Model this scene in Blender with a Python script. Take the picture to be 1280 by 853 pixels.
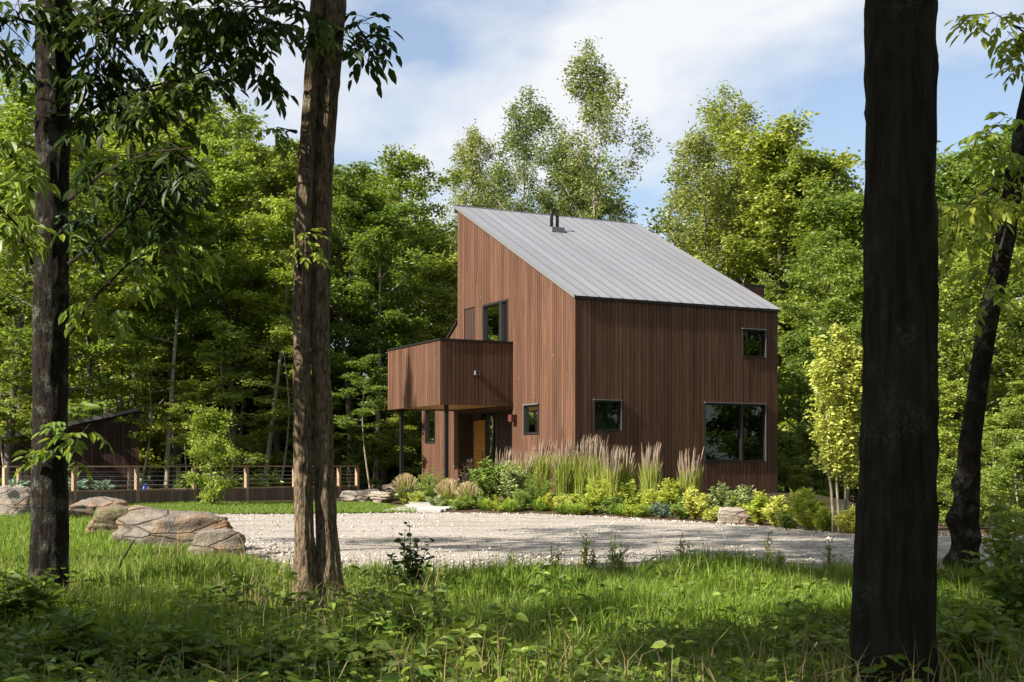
import bpy, bmesh, math, random
import numpy as np
from mathutils import Vector, Matrix, noise

for o in list(bpy.data.objects): bpy.data.objects.remove(o, do_unlink=True)
S = bpy.context.scene
COL = S.collection
R = math.radians

# ------------------------------------------------------------------ camera, sky, sun, exposure
F_PX, CX, HY, EYE = 1617.0, 640.0, 582.0, 1.5      # 45 mm lens raised vertically, eye 1.5 m above the ground
cam_d = bpy.data.cameras.new('camera')
cam_d.sensor_width = 36.0; cam_d.lens = 36.0 * F_PX / 1280.0
cam_d.shift_y = (HY - 426.5) / 1280.0
cam_d.clip_start = 0.1; cam_d.clip_end = 1500
cam = bpy.data.objects.new('camera', cam_d); COL.objects.link(cam)
cam.location = (0, 0, EYE); cam.rotation_euler = (R(90), 0, 0)
S.camera = cam

SUN_TRAVEL = Vector((0.862, 0.510, -0.80)).normalized()
SUN_EL = math.asin(-SUN_TRAVEL.z)
SUN_ROT = math.atan2(-SUN_TRAVEL.x, -SUN_TRAVEL.y)
w = bpy.data.worlds.new('World'); S.world = w; w.use_nodes = True
nt = w.node_tree; nt.nodes.clear()
def N(nt, t, **kw):
    n = nt.nodes.new(t)
    for k, v in kw.items(): setattr(n, k, v)
    return n
def L(nt, a, b): nt.links.new(a, b)
out = N(nt, 'ShaderNodeOutputWorld'); bg = N(nt, 'ShaderNodeBackground')
sky = N(nt, 'ShaderNodeTexSky', sky_type='NISHITA', sun_disc=False, sun_elevation=SUN_EL, sun_rotation=SUN_ROT)
sky.air_density = 1.0; sky.dust_density = 1.2; sky.ozone_density = 1.5
tc = N(nt, 'ShaderNodeTexCoord')
sep = N(nt, 'ShaderNodeSeparateXYZ'); L(nt, tc.outputs['Generated'], sep.inputs[0])
zz = N(nt, 'ShaderNodeMath', operation='MAXIMUM'); L(nt, sep.outputs[2], zz.inputs[0]); zz.inputs[1].default_value = 0.0
za = N(nt, 'ShaderNodeMath', operation='ADD'); L(nt, zz.outputs[0], za.inputs[0]); za.inputs[1].default_value = 0.28
dx = N(nt, 'ShaderNodeMath', operation='DIVIDE'); L(nt, sep.outputs[0], dx.inputs[0]); L(nt, za.outputs[0], dx.inputs[1])
dy = N(nt, 'ShaderNodeMath', operation='DIVIDE'); L(nt, sep.outputs[1], dy.inputs[0]); L(nt, za.outputs[0], dy.inputs[1])
cmb = N(nt, 'ShaderNodeCombineXYZ'); L(nt, dx.outputs[0], cmb.inputs[0]); L(nt, dy.outputs[0], cmb.inputs[1])
cmb.inputs[2].default_value = 3.7
cn = N(nt, 'ShaderNodeTexNoise'); cn.inputs['Scale'].default_value = 1.9; cn.inputs['Detail'].default_value = 7
cn.inputs['Roughness'].default_value = 0.52; cn.inputs['Distortion'].default_value = 0.25
L(nt, cmb.outputs[0], cn.inputs['Vector'])
cr = N(nt, 'ShaderNodeValToRGB')
cr.color_ramp.elements[0].position = 0.42; cr.color_ramp.elements[0].color = (0.16, 0.16, 0.16, 1)
cr.color_ramp.elements[1].position = 0.60; cr.color_ramp.elements[1].color = (1, 1, 1, 1)
L(nt, cn.outputs['Fac'], cr.inputs[0])
cm = N(nt, 'ShaderNodeMixRGB'); L(nt, cr.outputs[0], cm.inputs[0]); L(nt, sky.outputs[0], cm.inputs[1])
cm.inputs[2].default_value = (5.0, 5.1, 5.3, 1)
L(nt, cm.outputs[0], bg.inputs[0]); bg.inputs[1].default_value = 0.075
L(nt, bg.outputs[0], out.inputs[0])

sun_d = bpy.data.lights.new('sun', 'SUN'); sun_d.energy = 5.0; sun_d.angle = R(0.5); sun_d.color = (1.0, 0.92, 0.80)
sun = bpy.data.objects.new('sun', sun_d); COL.objects.link(sun)
sun.rotation_euler = SUN_TRAVEL.to_track_quat('-Z', 'Y').to_euler(); sun.location = (-20, -20, 30)
S.view_settings.view_transform = 'Standard'; S.view_settings.look = 'None'
S.view_settings.gamma = 1.0; S.view_settings.use_curve_mapping = False
S.view_settings.exposure = 1.3
S.render.engine = 'CYCLES'
S.cycles.max_bounces = 6; S.cycles.diffuse_bounces = 3; S.cycles.glossy_bounces = 3
S.cycles.transmission_bounces = 4; S.cycles.transparent_max_bounces = 8
S.cycles.use_denoising = True; S.cycles.sample_clamp_indirect = 6.0
S.cycles.caustics_reflective = False; S.cycles.caustics_refractive = False

# ------------------------------------------------------------------ helpers
def tag(o, label=None, cat=None, group=None, kind=None):
    if label: o['label'] = label
    if cat: o['category'] = cat
    if group: o['group'] = group
    if kind: o['kind'] = kind
    return o
def link(name, data, parent=None, loc=None):
    o = bpy.data.objects.new(name, data); COL.objects.link(o)
    if parent is not None: o.parent = parent
    if loc is not None: o.location = loc
    return o
def thing(name, label, cat, loc=(0, 0, 0), rz=0, group=None):
    e = link(name, None, None, loc); e.empty_display_size = 0.3; e.rotation_euler = (0, 0, rz)
    return tag(e, label, cat, group)
ORD = ['first', 'second', 'third', 'fourth', 'fifth', 'sixth', 'seventh', 'eighth', 'ninth', 'tenth', 'eleventh', 'twelfth', 'thirteenth', 'fourteenth', 'fifteenth', 'sixteenth']
def copy_tree(o, parent=None):
    c = o.copy(); COL.objects.link(c); c.parent = parent
    for ch in list(o.children): copy_tree(ch, c)
    return c

class MB:
    """collects vertices and faces as arrays and links them as one mesh"""
    def __init__(s): s.v = []; s.f3 = []; s.f4 = []; s.n = 0
    def add(s, V, F):
        V = np.asarray(V, float).reshape(-1, 3); F = np.asarray(F, int)
        if F.ndim == 1: F = F[None]
        (s.f3 if F.shape[1] == 3 else s.f4).append(F + s.n); s.v.append(V); s.n += len(V)
    def addm(s, V, F4=None, F3=None):
        V = np.asarray(V, float).reshape(-1, 3)
        if F4 is not None and len(F4): s.f4.append(np.asarray(F4, int) + s.n)
        if F3 is not None and len(F3): s.f3.append(np.asarray(F3, int) + s.n)
        s.v.append(V); s.n += len(V)
    def box(s, a, b):
        x0, y0, z0 = a; x1, y1, z1 = b
        s.add([(x0,y0,z0),(x1,y0,z0),(x1,y1,z0),(x0,y1,z0),(x0,y0,z1),(x1,y0,z1),(x1,y1,z1),(x0,y1,z1)],
              [(0,3,2,1),(4,5,6,7),(0,1,5,4),(1,2,6,5),(2,3,7,6),(3,0,4,7)])
    def hexa(s, P):
        s.add(P, [(0,3,2,1),(4,5,6,7),(0,1,5,4),(1,2,6,5),(2,3,7,6),(3,0,4,7)])
    def tube(s, pts, rad, n=6, cap=True):
        P = np.asarray(pts, float); m = len(P); rad = np.broadcast_to(np.asarray(rad, float), (m,))
        T = np.gradient(P, axis=0); T /= np.linalg.norm(T, axis=1, keepdims=True) + 1e-9
        ref = np.where(np.abs(T[:, 2:3]) > 0.9, np.array([[1.0, 0, 0]]), np.array([[0, 0, 1.0]]))
        if abs(T[0, 2]) > 0.6: ref = np.tile(np.array([[1.0, 0.13, 0]]), (m, 1))
        A = np.cross(T, ref); A /= np.linalg.norm(A, axis=1, keepdims=True) + 1e-9
        B = np.cross(T, A)
        th = np.arange(n) * 2 * math.pi / n
        V = P[:, None] + rad[:, None, None] * (np.cos(th)[None, :, None] * A[:, None] + np.sin(th)[None, :, None] * B[:, None])
        i = np.arange(m - 1)[:, None] * n; j = np.arange(n)[None]; k = (j + 1) % n
        F = np.stack([i + j, i + n + j, i + n + k, i + k], -1).reshape(-1, 4)
        base = s.n; s.addm(V.reshape(-1, 3), F)
        if cap:
            s.addm([P[-1] + T[-1] * rad[-1] * 0.3], None, None)
            tip = s.n - 1; o = base + (m - 1) * n
            s.f3.append(np.stack([o + np.arange(n), np.full(n, tip), o + (np.arange(n) + 1) % n], -1))
            s.addm([P[0]], None, None); tip = s.n - 1
            s.f3.append(np.stack([base + (np.arange(n) + 1) % n, np.full(n, tip), base + np.arange(n)], -1))
    def mesh(s, name, mat=None, smooth=False):
        me = bpy.data.meshes.new(name)
        V = np.concatenate(s.v).astype(np.float32) if s.v else np.zeros((0, 3), np.float32)
        f4 = np.concatenate(s.f4) if s.f4 else np.zeros((0, 4), int)
        f3 = np.concatenate(s.f3) if s.f3 else np.zeros((0, 3), int)
        me.vertices.add(len(V)); me.vertices.foreach_set('co', V.ravel())
        idx = np.concatenate([f4.ravel(), f3.ravel()]).astype(np.int32)
        me.loops.add(len(idx)); me.loops.foreach_set('vertex_index', idx)
        st = np.concatenate([np.arange(len(f4)) * 4, len(f4) * 4 + np.arange(len(f3)) * 3]).astype(np.int32)
        me.polygons.add(len(st)); me.polygons.foreach_set('loop_start', st)
        me.polygons.foreach_set('use_smooth', np.full(len(st), bool(smooth)))
        me.update(calc_edges=True); me.validate()
        if mat: me.materials.append(mat)
        return me
    def build(s, name, mat=None, parent=None, smooth=False, loc=None):
        return link(name, s.mesh(name, mat, smooth), parent, loc)

def vnoise(u, v, seed, pu=0):
    """2-D value noise; periodic in u when pu is given"""
    g = np.random.RandomState(seed).rand(257, 257)
    iu = np.floor(u).astype(int); iv = np.floor(v).astype(int); fu = u - iu; fv = v - iv
    fu = fu * fu * (3 - 2 * fu); fv = fv * fv * (3 - 2 * fv)
    m = pu if pu else 256
    a = iu % m; b = (iu + 1) % m; c = iv % 256; d = (iv + 1) % 256
    return (g[a, c] * (1 - fu) + g[b, c] * fu) * (1 - fv) + (g[a, d] * (1 - fu) + g[b, d] * fu) * fv

# ------------------------------------------------------------------ terrain height and pixel-to-ground layout helper
HX, HYY, HA = 1.857, 38.0, math.atan2(0.457, 0.889)     # house front corner and turn
HZ = 0.62
def sstep(a, b, x):
    t = np.clip((x - a) / (b - a), 0, 1); return t * t * (3 - 2 * t)
def height(X, Y):
    X = np.asarray(X, float); Y = np.asarray(Y, float)
    z = 0.22 * sstep(6, 19, Y) + 0.05 * sstep(34, 42, Y)
    lx = (X - HX) * 0.889 + (Y - HYY) * 0.457; ly = -(X - HX) * 0.457 + (Y - HYY) * 0.889
    ddx = np.maximum(np.maximum(-lx, lx - 7.5), 0); ddy = np.maximum(np.maximum(-ly, ly - 11.4), 0)
    d = np.hypot(ddx, ddy)
    z = z + (HZ - 0.27) * (1 - sstep(0.3, 4.5, d))
    z = z + 0.05 * np.sin(X * 0.6 + 1.3) * np.sin(Y * 0.5) * sstep(1, 6, d) * (1 - sstep(17, 19, Y) * (1 - sstep(38, 44, Y)))
    z = z - 1.4 * sstep(9.5, 16, X) * sstep(30, 44, Y) + 0.8 * sstep(58, 80, Y)
    return z
def hz(x, y): return float(height(x, y))
def gp(px, py):
    Y = 25.0
    for _ in range(40):
        X = (px - CX) / F_PX * Y
        Y = 0.5 * Y + 0.5 * F_PX * (EYE - hz(X, Y)) / max(py - HY, 3)
        Y = min(max(Y, 3), 90)
    return Vector(((px - CX) / F_PX * Y, Y, hz((px - CX) / F_PX * Y, Y)))
def at(px, py, Y): return Vector(((px - CX) / F_PX * Y, Y, EYE - (py - HY) / F_PX * Y))

# ------------------------------------------------------------------ materials
def mat(name):
    m = bpy.data.materials.new(name); m.use_nodes = True; m.node_tree.nodes.clear()
    return m, m.node_tree
def finish(nt, sh):
    o = N(nt, 'ShaderNodeOutputMaterial'); L(nt, sh, o.inputs[0])
def ramp(nt, fac, stops):
    r = N(nt, 'ShaderNodeValToRGB')
    els = r.color_ramp.elements
    while len(els) < len(stops): els.new(0.5)
    for e, (p, c) in zip(els, stops): e.position = p; e.color = (*c, 1)
    L(nt, fac, r.inputs[0]); return r.outputs[0]
def noise_n(nt, vec, scale, detail=4, rough=0.55, dist=0.0, dim='3D'):
    n = N(nt, 'ShaderNodeTexNoise', noise_dimensions=dim); n.inputs['Scale'].default_value = scale
    n.inputs['Detail'].default_value = detail; n.inputs['Roughness'].default_value = rough; n.inputs['Distortion'].default_value = dist
    if vec is not None: L(nt, vec, n.inputs['Vector'])
    return n
def mapping(nt, vec, scale=(1, 1, 1), loc=(0, 0, 0)):
    m = N(nt, 'ShaderNodeMapping'); m.inputs['Scale'].default_value = scale; m.inputs['Location'].default_value = loc
    L(nt, vec, m.inputs[0]); return m.outputs[0]
def mixc(nt, f, a, b, mode='MIX'):
    m = N(nt, 'ShaderNodeMixRGB', blend_type=mode)
    for i, v in ((0, f), (1, a), (2, b)):
        if isinstance(v, (int, float)): m.inputs[i].default_value = v
        elif isinstance(v, tuple): m.inputs[i].default_value = (*v, 1)
        else: L(nt, v, m.inputs[i])
    return m.outputs[0]
def bump(nt, h, strength=0.3, dist=0.02):
    b = N(nt, 'ShaderNodeBump'); b.inputs['Strength'].default_value = strength; b.inputs['Distance'].default_value = dist
    L(nt, h, b.inputs['Height']); return b.outputs[0]
def princ(nt, col, rough=0.6, spec=0.3, metal=0.0, normal=None):
    p = N(nt, 'ShaderNodeBsdfPrincipled')
    if isinstance(col, tuple): p.inputs['Base Color'].default_value = (*col, 1)
    else: L(nt, col, p.inputs['Base Color'])
    if isinstance(rough, (int, float)): p.inputs['Roughness'].default_value = rough
    else: L(nt, rough, p.inputs['Roughness'])
    p.inputs['Specular IOR Level'].default_value = spec; p.inputs['Metallic'].default_value = metal
    if normal is not None: L(nt, normal, p.inputs['Normal'])
    return p.outputs[0]

def leaf_mat(name, dark, light, trans=(0.2, 0.3, 0.03), tfac=0.3, rough=0.45, spec=0.35, objvar=0.36):
    m, nt = mat(name)
    g = N(nt, 'ShaderNodeNewGeometry'); oi = N(nt, 'ShaderNodeObjectInfo')
    c = ramp(nt, g.outputs['Random Per Island'], [(0.0, dark), (1.0, light)])
    hs = N(nt, 'ShaderNodeHueSaturation'); L(nt, c, hs.inputs['Color'])
    a = N(nt, 'ShaderNodeMapRange'); L(nt, oi.outputs['Random'], a.inputs[0]); a.inputs[3].default_value = 0.5 - 0.06 * objvar * 2; a.inputs[4].default_value = 0.5 + 0.03 * objvar * 2
    b = N(nt, 'ShaderNodeMapRange'); L(nt, oi.outputs['Random'], b.inputs[0]); b.inputs[3].default_value = 1.0 + objvar; b.inputs[4].default_value = 1.0 - objvar
    L(nt, a.outputs[0], hs.inputs['Hue']); L(nt, b.outputs[0], hs.inputs['Value'])
    p = princ(nt, hs.outputs[0], rough, spec)
    t = N(nt, 'ShaderNodeBsdfTranslucent'); 
    L(nt, mixc(nt, 0.6, hs.outputs[0], trans), t.inputs[0])
    mx = N(nt, 'ShaderNodeMixShader'); mx.inputs[0].default_value = tfac
    L(nt, p, mx.inputs[1]); L(nt, t.outputs[0], mx.inputs[2]); finish(nt, mx.outputs[0]); return m

def bark_mat(name, c0, c1, lichen=None, scale=8.0, stretch=0.16, bstr=0.8, lich_amt=0.6):
    m, nt = mat(name); tc = N(nt, 'ShaderNodeTexCoord')
    v = mapping(nt, tc.outputs['Object'], (1, 1, stretch))
    n1 = noise_n(nt, v, scale * 2.2, 6, 0.65, 0.6); n2 = noise_n(nt, tc.outputs['Object'], scale * 0.35, 4, 0.6)
    c = ramp(nt, n1.outputs['Fac'], [(0.32, c0), (0.7, c1)])
    if lichen:
        f = ramp(nt, n2.outputs['Fac'], [(lich_amt - 0.05, (0, 0, 0)), (lich_amt + 0.08, (1, 1, 1))])
        n3 = noise_n(nt, tc.outputs['Object'], scale * 5, 3)
        f2 = mixc(nt, 1.0, f, ramp(nt, n3.outputs['Fac'], [(0.4, (0, 0, 0)), (0.6, (0.8, 0.8, 0.8))]), 'MULTIPLY')
        c = mixc(nt, f2, c, lichen)
    finish(nt, princ(nt, c, 0.9, 0.15, normal=bump(nt, n1.outputs['Fac'], bstr, 0.06))); return m

def simple_mat(name, col, rough=0.6, spec=0.3, metal=0.0, nscale=12.0, var=0.25):
    m, nt = mat(name); tc = N(nt, 'ShaderNodeTexCoord'); n = noise_n(nt, tc.outputs['Object'], nscale, 5)
    lo = tuple(c * (1 - var) for c in col); hi = tuple(c * (1 + var) for c in col)
    c = ramp(nt, n.outputs['Fac'], [(0.3, lo), (0.7, hi)])
    finish(nt, princ(nt, c, rough, spec, metal, bump(nt, n.outputs['Fac'], 0.12, 0.01))); return m

def wood_mat(name, c0, c1, grain=26.0, rough=0.62, knots=True, axis='z'):
    m, nt = mat(name); tc = N(nt, 'ShaderNodeTexCoord'); oi = N(nt, 'ShaderNodeObjectInfo')
    off = N(nt, 'ShaderNodeMath', operation='MULTIPLY'); L(nt, oi.outputs['Random'], off.inputs[0]); off.inputs[1].default_value = 57.0
    sc = (1, 1, 0.035) if axis == 'z' else (0.035, 1, 1)
    v = mapping(nt, tc.outputs['Object'], sc)
    n1 = N(nt, 'ShaderNodeTexNoise', noise_dimensions='4D'); n1.inputs['Scale'].default_value = grain; n1.inputs['Detail'].default_value = 5
    L(nt, v, n1.inputs['Vector']); L(nt, off.outputs[0], n1.inputs['W'])
    v2 = mapping(nt, tc.outputs['Object'], (1, 1, 0.12))
    n2 = noise_n(nt, v2, 2.2, 4)
    base = ramp(nt, oi.outputs['Random'], [(0.0, c0), (0.55, tuple((a + b) / 2 for a, b in zip(c0, c1))), (1.0, c1)])
    g = ramp(nt, n1.outputs['Fac'], [(0.28, (0.62, 0.60, 0.58)), (0.72, (1.3, 1.3, 1.3))])
    c = mixc(nt, 1.0, base, g, 'MULTIPLY')
    c = mixc(nt, 0.55, c, ramp(nt, n2.outputs['Fac'], [(0.3, (0.7, 0.7, 0.72)), (0.7, (1.2, 1.18, 1.15))]), 'MULTIPLY')
    if knots:
        vo = N(nt, 'ShaderNodeTexVoronoi'); vo.inputs['Scale'].default_value = 3.2
        L(nt, mapping(nt, tc.outputs['Object'], (1, 1, 0.55)), vo.inputs['Vector'])
        k = ramp(nt, vo.outputs['Distance'], [(0.035, (1, 1, 1)), (0.075, (0, 0, 0))])
        c = mixc(nt, k, c, mixc(nt, 0.5, c, (0.42, 0.27, 0.17)))
    finish(nt, princ(nt, c, rough, 0.18, normal=bump(nt, n1.outputs['Fac'], 0.25, 0.006))); return m

M = {}
M['leaf_maple'] = leaf_mat('maple leaf', (0.07, 0.125, 0.016), (0.19, 0.26, 0.035), (0.42, 0.52, 0.04), 0.35)
M['leaf_ash'] = leaf_mat('ash leaf', (0.075, 0.12, 0.03), (0.18, 0.24, 0.055), (0.36, 0.44, 0.06), spec=0.5)
M['leaf_bright'] = leaf_mat('bright maple leaf', (0.11, 0.185, 0.018), (0.23, 0.32, 0.038), (0.46, 0.58, 0.05), 0.4)
M['leaf_under'] = leaf_mat('understorey leaf', (0.085, 0.15, 0.022), (0.21, 0.29, 0.045), (0.42, 0.52, 0.05), 0.35)
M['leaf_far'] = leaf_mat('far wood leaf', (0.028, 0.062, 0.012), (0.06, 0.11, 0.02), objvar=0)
M['leaf_fore_shaded'] = leaf_mat('shaded foreground leaf', (0.014, 0.032, 0.007), (0.036, 0.068, 0.012), (0.12, 0.2, 0.02), 0.2, 0.5, 0.2)  # canopy shade is put into the colour: darker than the leaf itself
M['leaf_yellow'] = leaf_mat('yellow leaf', (0.34, 0.38, 0.06), (0.55, 0.58, 0.15), (0.7, 0.74, 0.14), 0.35, objvar=0.08)
M['leaf_lime'] = leaf_mat('lime leaf', (0.24, 0.33, 0.035), (0.45, 0.50, 0.075), (0.62, 0.68, 0.08), 0.35, objvar=0.12)
M['leaf_sage'] = leaf_mat('sage leaf', (0.17, 0.24, 0.07), (0.36, 0.42, 0.18), (0.42, 0.5, 0.15), 0.3, objvar=0.12)
M['leaf_green'] = leaf_mat('garden leaf', (0.13, 0.21, 0.04), (0.28, 0.38, 0.085), (0.42, 0.54, 0.08), 0.35, objvar=0.15)
M['leaf_plum'] = leaf_mat('plum leaf', (0.05, 0.035, 0.03), (0.10, 0.08, 0.05), (0.15, 0.1, 0.05), 0.2, objvar=0.05)
M['leaf_kale'] = leaf_mat('kale leaf', (0.10, 0.17, 0.11), (0.20, 0.28, 0.19), (0.2, 0.3, 0.15), 0.2, objvar=0.1)
M['grass'] = leaf_mat('meadow grass', (0.08, 0.145, 0.014), (0.21, 0.30, 0.04), (0.3, 0.42, 0.04), 0.35, 0.5, 0.3, 0)
M['lawn'] = leaf_mat('lawn grass', (0.10, 0.17, 0.025), (0.20, 0.28, 0.05), (0.3, 0.42, 0.04), 0.3, 0.6, 0.2, 0)
M['cover'] = leaf_mat('ground cover leaf', (0.04, 0.10, 0.012), (0.20, 0.26, 0.035), (0.3, 0.4, 0.04), 0.3, 0.5, 0.3, 0)
M['litter'] = leaf_mat('dry leaf', (0.05, 0.032, 0.018), (0.20, 0.145, 0.085), (0.25, 0.17, 0.08), 0.1, 0.8, 0.15, 0)
M['straw'] = leaf_mat('straw', (0.16, 0.13, 0.06), (0.34, 0.28, 0.13), (0.4, 0.33, 0.12), 0.25, 0.7, 0.2, 0)
M['pebble'] = leaf_mat('pebble', (0.15, 0.135, 0.115), (0.55, 0.51, 0.45), (0.4, 0.4, 0.4), 0.0, 0.9, 0.2, 0)
M['reed_green'] = leaf_mat('reed blade', (0.19, 0.26, 0.045), (0.42, 0.46, 0.11), (0.5, 0.55, 0.1), 0.35, objvar=0.1)
M['plume'] = leaf_mat('reed plume', (0.19, 0.14, 0.10), (0.38, 0.31, 0.23), (0.45, 0.36, 0.25), 0.25, 0.8, 0.1, 0.1)
M['plume_pale'] = leaf_mat('pale plume', (0.34, 0.28, 0.14), (0.52, 0.45, 0.25), (0.6, 0.5, 0.25), 0.3, 0.8, 0.1, 0.1)
M['sedge'] = leaf_mat('sedge blade', (0.14, 0.25, 0.03), (0.32, 0.45, 0.07), (0.5, 0.62, 0.08), 0.35, objvar=0.1)
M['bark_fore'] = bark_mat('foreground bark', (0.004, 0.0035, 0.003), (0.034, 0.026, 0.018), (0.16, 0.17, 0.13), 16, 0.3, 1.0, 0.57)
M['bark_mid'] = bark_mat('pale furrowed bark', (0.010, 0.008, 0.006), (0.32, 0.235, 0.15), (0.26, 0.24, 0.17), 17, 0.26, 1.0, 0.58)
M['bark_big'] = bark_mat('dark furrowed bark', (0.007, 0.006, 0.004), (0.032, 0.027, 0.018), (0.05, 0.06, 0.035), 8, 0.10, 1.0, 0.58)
M['bark_wood'] = bark_mat('woodland bark', (0.05, 0.04, 0.03), (0.16, 0.13, 0.10), (0.22, 0.23, 0.19), 5, 0.2, 0.6, 0.58)
M['bark_pale'] = bark_mat('pale bark', (0.20, 0.17, 0.13), (0.42, 0.36, 0.28), (0.30, 0.31, 0.26), 6, 0.5, 0.4, 0.6)
M['stem'] = simple_mat('stem', (0.10, 0.11, 0.04), 0.7, 0.2)
M['twig'] = simple_mat('twig', (0.03, 0.022, 0.016), 0.8, 0.15)
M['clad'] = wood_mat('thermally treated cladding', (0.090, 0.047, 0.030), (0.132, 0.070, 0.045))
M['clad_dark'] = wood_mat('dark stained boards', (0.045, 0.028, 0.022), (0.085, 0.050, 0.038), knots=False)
M['door_wood'] = wood_mat('warm cedar', (0.42, 0.19, 0.04), (0.50, 0.24, 0.055), 20, 0.45, False, 'x')
M['soffit'] = wood_mat('cedar soffit', (0.55, 0.33, 0.14), (0.62, 0.38, 0.17), 20, 0.5, False, 'x')
M['post_wood'] = wood_mat('weathered fence wood', (0.34, 0.235, 0.155), (0.46, 0.33, 0.225), 20, 0.7, False)
M['panel_wood'] = wood_mat('brown fence boards', (0.15, 0.115, 0.09), (0.22, 0.17, 0.135), 14, 0.75, False)
M['sheath'] = simple_mat('wall sheathing', (0.012, 0.010, 0.009), 0.9, 0.1)
M['metal_dark'] = simple_mat('black metal', (0.012, 0.012, 0.012), 0.45, 0.4, 0.0, 20, 0.15)
M['frame'] = simple_mat('window frame', (0.020, 0.020, 0.020), 0.35, 0.5, 0.0, 20, 0.1)
M['alu'] = simple_mat('grey trim', (0.17, 0.17, 0.17), 0.5, 0.4, 0.2, 20, 0.08)
M['inner'] = simple_mat('plaster', (0.72, 0.70, 0.64), 0.9, 0.2, 0, 3, 0.05)
M['inner_floor'] = simple_mat('oak floor', (0.30, 0.20, 0.11), 0.5, 0.4, 0, 4, 0.15)
M['picture'] = simple_mat('green print', (0.10, 0.19, 0.05), 0.5, 0.3, 0, 3.0, 0.7)
M['red_box'] = simple_mat('oxide red', (0.09, 0.025, 0.018), 0.6, 0.3)
M['blue'] = simple_mat('blue plastic', (0.012, 0.06, 0.42), 0.4, 0.5)
M['wire'] = simple_mat('steel cable', (0.45, 0.45, 0.44), 0.35, 0.5, 0.8)
M['paving'] = simple_mat('bluestone', (0.40, 0.39, 0.37), 0.8, 0.3, 0, 5, 0.2)

def roof_material():
    m, nt = mat('standing seam zinc'); tc = N(nt, 'ShaderNodeTexCoord'); oi = N(nt, 'ShaderNodeObjectInfo')
    n = noise_n(nt, mapping(nt, tc.outputs['Object'], (2.2, 0.25, 0.25)), 1.6, 5, 0.6)
    n2 = noise_n(nt, tc.outputs['Object'], 14, 4)
    c = ramp(nt, n.outputs['Fac'], [(0.3, (0.235, 0.24, 0.262)), (0.72, (0.285, 0.29, 0.312))])
    c = mixc(nt, 0.5, c, ramp(nt, oi.outputs['Random'], [(0, (0.86, 0.86, 0.86)), (1, (1.12, 1.12, 1.12))]), 'MULTIPLY')
    rr = ramp(nt, n2.outputs['Fac'], [(0.3, (0.42, 0.42, 0.42)), (0.7, (0.58, 0.58, 0.58))])
    finish(nt, princ(nt, c, rr, 0.4, 0.35, bump(nt, n.outputs['Fac'], 0.25, 0.03))); return m
M['roof'] = roof_material(); M['seam'] = simple_mat('seam metal', (0.14, 0.14, 0.148), 0.5, 0.4, 0.3, 20, 0.1)

def glass_material():
    m, nt = mat('window glass')
    fr = N(nt, 'ShaderNodeFresnel'); fr.inputs[0].default_value = 1.45
    tc = N(nt, 'ShaderNodeTexCoord'); n = noise_n(nt, tc.outputs['Object'], 0.8, 2)
    gl = N(nt, 'ShaderNodeBsdfGlossy'); gl.inputs['Roughness'].default_value = 0.0; gl.inputs[0].default_value = (0.9, 0.95, 0.92, 1)
    L(nt, bump(nt, n.outputs['Fac'], 0.015, 0.02), gl.inputs['Normal'])
    tr = N(nt, 'ShaderNodeBsdfTransparent'); tr.inputs[0].default_value = (0.62, 0.70, 0.66, 1)
    mx = N(nt, 'ShaderNodeMixShader'); L(nt, fr.outputs[0], mx.inputs[0]); L(nt, tr.outputs[0], mx.inputs[1]); L(nt, gl.outputs[0], mx.inputs[2])
    finish(nt, mx.outputs[0]); return m
M['glass'] = glass_material()

def ground_material():
    m, nt = mat('forest floor and turf soil'); tc = N(nt, 'ShaderNodeTexCoord')
    n = noise_n(nt, tc.outputs['Object'], 0.5, 6, 0.6); n2 = noise_n(nt, tc.outputs['Object'], 9, 6, 0.7)
    c = ramp(nt, n2.outputs['Fac'], [(0.3, (0.016, 0.012, 0.008)), (0.55, (0.045, 0.035, 0.02)), (0.75, (0.10, 0.075, 0.045))])
    c = mixc(nt, ramp(nt, n.outputs['Fac'], [(0.42, (0, 0, 0)), (0.6, (0.7, 0.7, 0.7))]), c, (0.028, 0.048, 0.012))
    finish(nt, princ(nt, c, 0.95, 0.1, normal=bump(nt, n2.outputs['Fac'], 0.8, 0.05))); return m
M['ground'] = ground_material()

def gravel_material():
    m, nt = mat('pale gravel'); tc = N(nt, 'ShaderNodeTexCoord')
    vo = N(nt, 'ShaderNodeTexVoronoi'); vo.inputs['Scale'].default_value = 34.0; L(nt, tc.outputs['Object'], vo.inputs['Vector'])
    n = noise_n(nt, mapping(nt, tc.outputs['Object'], (0.35, 1, 1)), 0.9, 5, 0.6); n2 = noise_n(nt, tc.outputs['Object'], 18, 5, 0.7)
    sepc = N(nt, 'ShaderNodeSeparateColor'); L(nt, vo.outputs['Color'], sepc.inputs[0])
    c = ramp(nt, sepc.outputs[0], [(0.0, (0.20, 0.185, 0.165)), (0.5, (0.37, 0.345, 0.315)), (1.0, (0.55, 0.525, 0.485))])
    c = mixc(nt, 0.75, c, ramp(nt, n.outputs['Fac'], [(0.3, (0.62, 0.56, 0.47)), (0.5, (0.93, 0.88, 0.82)), (0.7, (1.12, 1.1, 1.06))]), 'MULTIPLY')
    c = mixc(nt, 0.6, c, ramp(nt, n2.outputs['Fac'], [(0.3, (0.7, 0.7, 0.7)), (0.7, (1.2, 1.2, 1.2))]), 'MULTIPLY')
    b1 = bump(nt, vo.outputs['Distance'], 0.9, 0.03)
    finish(nt, princ(nt, c, 0.9, 0.2, normal=b1)); return m
M['gravel'] = gravel_material()
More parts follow.
